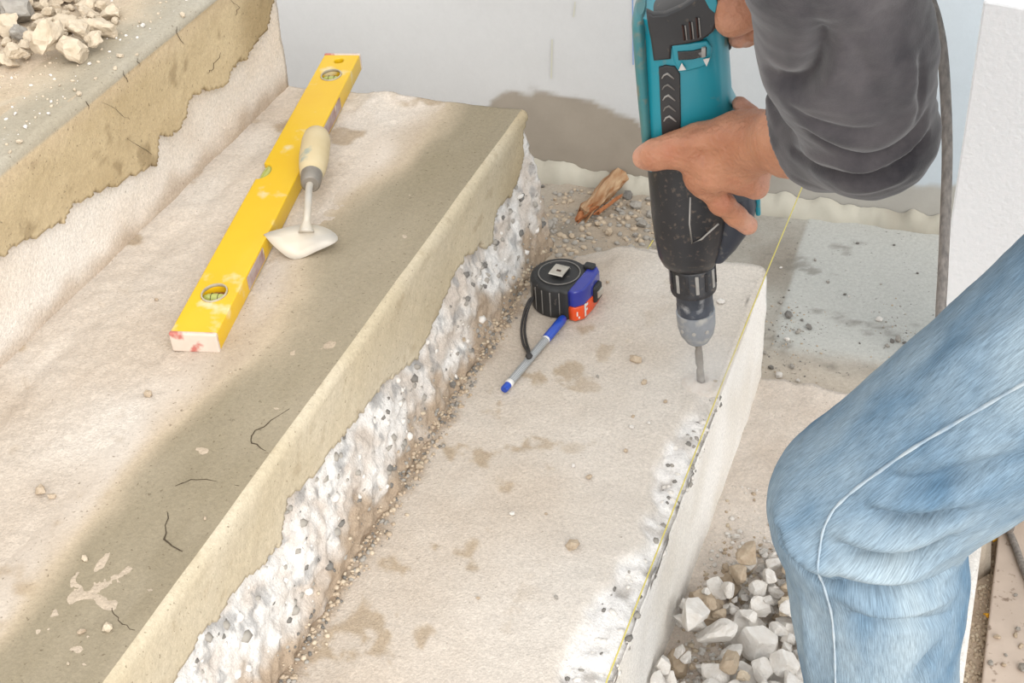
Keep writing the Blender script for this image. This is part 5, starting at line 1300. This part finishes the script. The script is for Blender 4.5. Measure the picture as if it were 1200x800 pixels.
SLF = [([(930, 178), (960, 200), (1000, 210), (1045, 202), (1082, 168)], -0.0085, 0.0045), ([(938, 168), (972, 188), (1010, 198), (1050, 190), (1084, 152)], 0.0050, 0.0060),
       ([(945, 152), (975, 173), (1012, 184), (1052, 172), (1086, 132)], -0.0050, 0.0040), ([(930, 136), (965, 158), (1005, 168), (1045, 160), (1080, 118)], 0.0035, 0.0070),
       ([(925, 122), (955, 143), (1000, 154), (1040, 146)], -0.0028, 0.0040), ([(905, 92), (925, 104), (945, 98), (958, 74), (965, 40)], -0.0180, 0.0090), ([(918, 116), (945, 114), (968, 96), (985, 60)], 0.0050, 0.0080),
       ([(1078, 70), (1082, 100), (1076, 135)], -0.0040, 0.0040), ([(1062, 60), (1068, 95), (1064, 130)], 0.0040, 0.0080), ([(1000, 10), (1030, 60), (1050, 110)], 0.0030, 0.0080), ([(985, 20), (1010, 70), (1030, 120)], -0.0022, 0.0060),
       ([(940, -10), (960, 40), (985, 70)], -0.0030, 0.0060), ([(1000, 206), (1040, 196), (1070, 178), (1086, 158)], -0.0075, 0.0040), ([(985, 222), (1030, 219), (1070, 200)], 0.0030, 0.0045)]
Vs = fold_disp(Vs, vnormals(Vs, Fs), lines_of(SLF, on_sl))
ns_ = vnormals(Vs, Fs); Vs = Vs + ns_ * (0.0016 * fbm(Vs * [1, 1, 1.4], 24, 3, 61) + 0.0008 * fbm(Vs * [0.5, 1, 2.2], 60, 2, 62))[:, None]
torso = [
    cone(CH, WA, 0.128, 0.118, 0.06, flat=((0, 1, 0), 1.25)), cone(WA, PEL + np.array([0.0, 0, 0.03]), 0.118, 0.122, 0.06, flat=((0, 1, 0), 1.2)), cone(CH, NK - np.array([-0.03, 0, 0.02]), 0.105, 0.068, 0.05),
    cone(SL, SR, 0.068, 0.068, 0.05), cone(SL, SL * 0.85 + EL * 0.15, 0.064, 0.058, 0.04), cone(SR, ELR, 0.064, 0.054, 0.04), cone(ELR, ELR * 0.45 + WRR * 0.55, 0.052, 0.044, 0.03), torus(ELR * 0.45 + WRR * 0.55, WRR - ELR, 0.040, 0.007, 0.006),
    cone(ELR * 0.45 + WRR * 0.55, WRR, 0.038, 0.037, 0.004, op='sub'),
]
Vt, Ft = surface(torso, 0.005)
Vt = Vt + vnormals(Vt, Ft) * (0.004 * fbm(Vt * [1, 1, 1.6], 12, 3, 66))[:, None]
M_shirt, nt, b = nodes_of('charcoal_cotton')
tc = N(nt, 'ShaderNodeTexCoord'); no = N(nt, 'ShaderNodeTexNoise'); no.inputs['Scale'].default_value = 14; no.inputs['Detail'].default_value = 7; no.inputs['Roughness'].default_value = 0.65; nt.links.new(tc.outputs['Object'], no.inputs['Vector'])
rp = N(nt, 'ShaderNodeValToRGB'); rp.color_ramp.elements[0].position = 0.34; rp.color_ramp.elements[1].position = 0.78
rp.color_ramp.elements[0].color = (*lin((52, 50, 54)), 1); rp.color_ramp.elements[1].color = (*lin((104, 98, 99)), 1)
nt.links.new(no.outputs['Fac'], rp.inputs[0]); nt.links.new(rp.outputs[0], b.inputs['Base Color'])
b.inputs['Roughness'].default_value = 0.95; b.inputs['Specular IOR Level'].default_value = 0.1; b.inputs['Sheen Weight'].default_value = 0.25
n3 = N(nt, 'ShaderNodeTexNoise'); n3.inputs['Scale'].default_value = 900; nt.links.new(tc.outputs['Object'], n3.inputs['Vector'])
bp = N(nt, 'ShaderNodeBump'); bp.inputs['Strength'].default_value = 0.25; bp.inputs['Distance'].default_value = 0.001; nt.links.new(n3.outputs['Fac'], bp.inputs['Height']); nt.links.new(bp.outputs[0], b.inputs['Normal'])
VA = np.concatenate([Vs, Vt]); FA = np.concatenate([Fs, Ft + len(Vs)])
shirt = wobj('shirt', fast_mesh(VA, FA, True), M_shirt, man); shirt['label'] = 'charcoal cotton shirt with sleeve rolled to the elbow'

# ---- faded jeans
leg = [
    cone(KL, HL, 0.0640, 0.0820, 0.02), cone(KL, KL * 0.2 + AL * 0.8, 0.0620, 0.0560, 0.02), cone(KL * 0.2 + AL * 0.8, AL + [0.0, 0, -0.015], 0.0560, 0.058, 0.02), ell(Q(1072, 690, 1.08), (0.033, 0.04, 0.06), k=0.03),
    cone(HL, HR, 0.088, 0.088, 0.04), cone(PEL, PEL + (WA - PEL) * 0.4, 0.118, 0.118, 0.04, flat=((0, 1, 0), 1.2)),
]
base_leg = list(leg)
def on_leg(px, py, lift=0.0):
    p = sdf_hit(base_leg, px, py)
    return None if p is None else p - ray(px, py) * lift
leg_r = [cone(HR, KR, 0.086, 0.066, 0.02), cone(KR, AR, 0.064, 0.058, 0.02)]
Vj, Fj = surface(leg + leg_r, 0.0030)
LGF = [([(918, 622), (930, 650), (955, 676), (985, 688)], -0.0070, 0.0055), ([(912, 600), (925, 630), (952, 655), (985, 668)], 0.0060, 0.0100), ([(985, 640), (1025, 652), (1070, 650), (1112, 630)], -0.0065, 0.0055), ([(985, 622), (1025, 634), (1068, 632), (1115, 612)], 0.0050, 0.0090),
       ([(985, 660), (1020, 672), (1065, 670), (1112, 648)], 0.0055, 0.0080), ([(988, 680), (1025, 694), (1070, 692), (1116, 670)], -0.0070, 0.0055), ([(990, 700), (1030, 712), (1075, 709), (1118, 694)], 0.0050, 0.0080), ([(1000, 722), (1045, 733), (1112, 722)], -0.0035, 0.0060),
       ([(1020, 600), (1070, 608), (1122, 596)], -0.0050, 0.0060), ([(1015, 578), (1065, 590), (1125, 582), (1170, 560)], 0.0045, 0.0100), ([(1030, 560), (1080, 566), (1140, 552), (1190, 535)], -0.0030, 0.0070), ([(1050, 540), (1100, 535), (1160, 515)], 0.0030, 0.0090), ([(1090, 440), (1140, 405), (1195, 380)], 0.0025, 0.0100),
       ([(1100, 760), (1080, 790), (1060, 830)], -0.0030, 0.0070), ([(940, 700), (948, 750), (950, 800)], 0.0030, 0.0080)]
LGF = [(p_, a_ * (2.6 if a_ < 0 else 1.6), w_ * (0.7 if a_ < 0 else 0.85)) for p_, a_, w_ in LGF]
Vj = fold_disp(Vj, vnormals(Vj, Fj), lines_of(LGF, on_leg))
nj = vnormals(Vj, Fj); Vj = Vj + nj * (0.0022 * fbm(Vj, 14, 3, 31) + 0.0007 * fbm(Vj, 70, 2, 32))[:, None]
# leg coordinates for the weave: along the bone, and round it
def bone_uv(P):
    best = np.full(len(P), 9.0); uv = np.zeros((len(P), 3))
    for a, b_, off in ((HL, KL, 0.0), (KL, AL, np.linalg.norm(KL - HL)), (HR, KR, 2.0), (KR, AR, 2.5)):
        d_ = b_ - a; ln = np.linalg.norm(d_); t_ = d_ / ln; s = np.clip((P - a) @ t_, 0, ln); q = P - a - s[:, None] * t_; dist = np.linalg.norm(q, axis=1)
        e1_ = nrm(np.cross(t_, CAM - a)); e2_ = np.cross(e1_, t_)
        ang = np.arctan2(q @ e1_, q @ e2_); m_ = dist < best
        uv[m_] = np.stack([off + (P - a) @ t_, ang * 0.065, np.zeros(len(P))], 1)[m_]; best = np.minimum(best, dist)
    return uv
uv = bone_uv(Vj)
M_den, nt, b = nodes_of('faded_denim')
at = N(nt, 'ShaderNodeAttribute', attribute_name='leg_uv')
def nz(scale, sx, sy, det=4, rg=0.55):
    mp = N(nt, 'ShaderNodeMapping'); mp.inputs['Scale'].default_value = (sx, sy, 1); nt.links.new(at.outputs['Vector'], mp.inputs[0])
    n_ = N(nt, 'ShaderNodeTexNoise'); n_.inputs['Scale'].default_value = scale; n_.inputs['Detail'].default_value = det; n_.inputs['Roughness'].default_value = rg; nt.links.new(mp.outputs[0], n_.inputs['Vector']); return n_
big = nz(9, 0.7, 1.6, 4); streak = nz(1000, 0.09, 1.25, 3, 0.6); weave = nz(900, 1, 1, 2)
r1 = N(nt, 'ShaderNodeValToRGB'); r1.color_ramp.elements[0].position = 0.32; r1.color_ramp.elements[1].position = 0.70
r1.color_ramp.elements[0].color = (*lin((98, 130, 156)), 1); r1.color_ramp.elements[1].color = (*lin((172, 188, 197)), 1); nt.links.new(big.outputs['Fac'], r1.inputs[0])
r2 = N(nt, 'ShaderNodeMapRange'); r2.inputs[1].default_value = 0.34; r2.inputs[2].default_value = 0.66; r2.inputs[3].default_value = 0.72; r2.inputs[4].default_value = 1.24; nt.links.new(streak.outputs['Fac'], r2.inputs[0])
sc_ = N(nt, 'ShaderNodeVectorMath', operation='SCALE'); nt.links.new(r1.outputs[0], sc_.inputs[0]); nt.links.new(r2.outputs[0], sc_.inputs['Scale'])
nt.links.new(sc_.outputs[0], b.inputs['Base Color']); b.inputs['Roughness'].default_value = 0.95; b.inputs['Specular IOR Level'].default_value = 0.1
bp = N(nt, 'ShaderNodeBump'); bp.inputs['Strength'].default_value = 0.2; bp.inputs['Distance'].default_value = 0.001
ad = N(nt, 'ShaderNodeMath', operation='ADD'); nt.links.new(weave.outputs['Fac'], ad.inputs[0]); nt.links.new(weave.outputs['Fac'], ad.inputs[1]); nt.links.new(ad.outputs[0], bp.inputs['Height']); nt.links.new(bp.outputs[0], b.inputs['Normal'])
mj = fast_mesh(Vj, Fj, True)
a_ = mj.attributes.new('leg_uv', 'FLOAT_VECTOR', 'POINT'); a_.data.foreach_set('vector', uv.astype(np.float32).ravel())
jeans = wobj('jeans', mj, M_den, man); jeans['label'] = 'faded light blue jeans with a pale side seam'
bvh = BVHTree.FromPolygons([tuple(v) for v in Vj], [tuple(f) for f in Fj])
def on_jeans(px, py):
    r_ = bvh.ray_cast(Vector(CAM), Vector(ray(px, py))); return None if r_[0] is None else np.array(r_[0]) + np.array(r_[1]) * 0.0010
seam = [(1215, 440), (1150, 478), (1090, 513), (1040, 545), (1000, 575), (978, 595), (965, 620), (960, 650), (958, 668), (968, 690), (976, 720), (979, 760), (980, 810), (984, 870), (990, 930), (996, 985)]
sp_ = [on_jeans(*p) for p in [q for a, b_ in zip(seam[:-1], seam[1:]) for q in [(a[0] + (b_[0] - a[0]) * t, a[1] + (b_[1] - a[1]) * t) for t in (0, 0.2, 0.4, 0.6, 0.8)]]]
sp_ = [p for p in sp_ if p is not None]
for _ in range(3): sp_ = [sp_[0]] + [(sp_[i - 1] + 2 * sp_[i] + sp_[i + 1]) / 4 for i in range(1, len(sp_) - 1)] + [sp_[-1]]
sm_ = obj('side_seam', tube(sp_, [0.0017 + 0.0004 * math.sin(i * 1.7) for i in range(len(sp_))], 8, 0.5), mat('pale_seam', (204, 214, 218), (160, 182, 200), 90, rough=0.95), jeans)

# ---- work shoes
for A in (AL, AR):
    gz = (surf(A[0] - 0.06, A[1], Z0) - 0.001 if A is AL else ZF + 0.0165)
    P0 = np.array([A[0] + 0.035, A[1], gz + 0.028]); P1 = np.array([A[0] - 0.155, A[1] + 0.01, gz + 0.026])
    shp = [cone(P0, P1, 0.034, 0.036, 0.02, flat=((0, 0, 1), 0.75)), cone(P0 + [0, 0, 0.03], A + [0, 0, -0.005], 0.042, 0.040, 0.03), cone(P0 + [-0.03, 0, 0.028], P1 + [0.05, 0, 0.014], 0.038, 0.031, 0.03)]
    Vq, Fq_ = surface(shp, 0.004); Vq[:, 2] = np.maximum(Vq[:, 2], gz + 0.010)
    sh = wobj('shoe', fast_mesh(Vq, Fq_, True), mat('dark_work_shoe', (74, 66, 60), (56, 50, 46), 60, rough=0.8), man)
    so_out = [(A[0] + 0.035 + 0.042 * math.cos(t), A[1] + 0.040 * math.sin(t)) for t in np.linspace(-1.57, 1.57, 12)] + [(A[0] - 0.155 + 0.044 * math.cos(t), A[1] + 0.010 + 0.044 * math.sin(t)) for t in np.linspace(1.57, 4.71, 14)]
    so_me = xform(curve_mesh([so_out], 0.0065, 0.002), Matrix.Translation((0, 0, gz + 0.0085)))
    wobj('sole', so_me, mat('rubber_sole', (46, 44, 42), (60, 56, 52), 60, rough=0.9), man)

# ---- power cord of the drill, looping up and hanging behind the arm
M_cab = mat('grey_rubber_cable', (178, 170, 162), (120, 115, 112), 260, rough=0.75, bump=0.4, stretch=(1, 1, 0.4))
gend = TIP + RX * gb[0] + AX * gb[2]
cpts = [gend - RX * 0.01, gend + RX * 0.05 + AX * 0.03, Q(1040, -70, 1.16), Q(1075, -25, 1.17), Q(1092, 5, 1.17), Q(1103, 50, 1.175), Q(1108, 110, 1.18), Q(1110, 180, 1.19), Q(1108, 250, 1.20), Q(1105, 320, 1.21), Q(1102, 385, 1.22), Q(1105, 470, 1.25), np.array([0.490, -0.20, 0.05]), np.array([0.508, -0.15, -0.02]), np.array([0.515, -0.05, -0.14]), np.array([0.522, 0.05, -0.26]),
        atz(1178, 612, ZF + 0.030), atz(1190, 640, ZF + 0.0218), atz(1202, 672, ZF + 0.0214), atz(1235, 740, ZF + 0.0214)]
tag(obj('power_cord', tube(spline(cpts, 8), 0.0044, 12), M_cab), 'grey rubber power cord hanging behind the bent arm in front of the wall', 'cord')
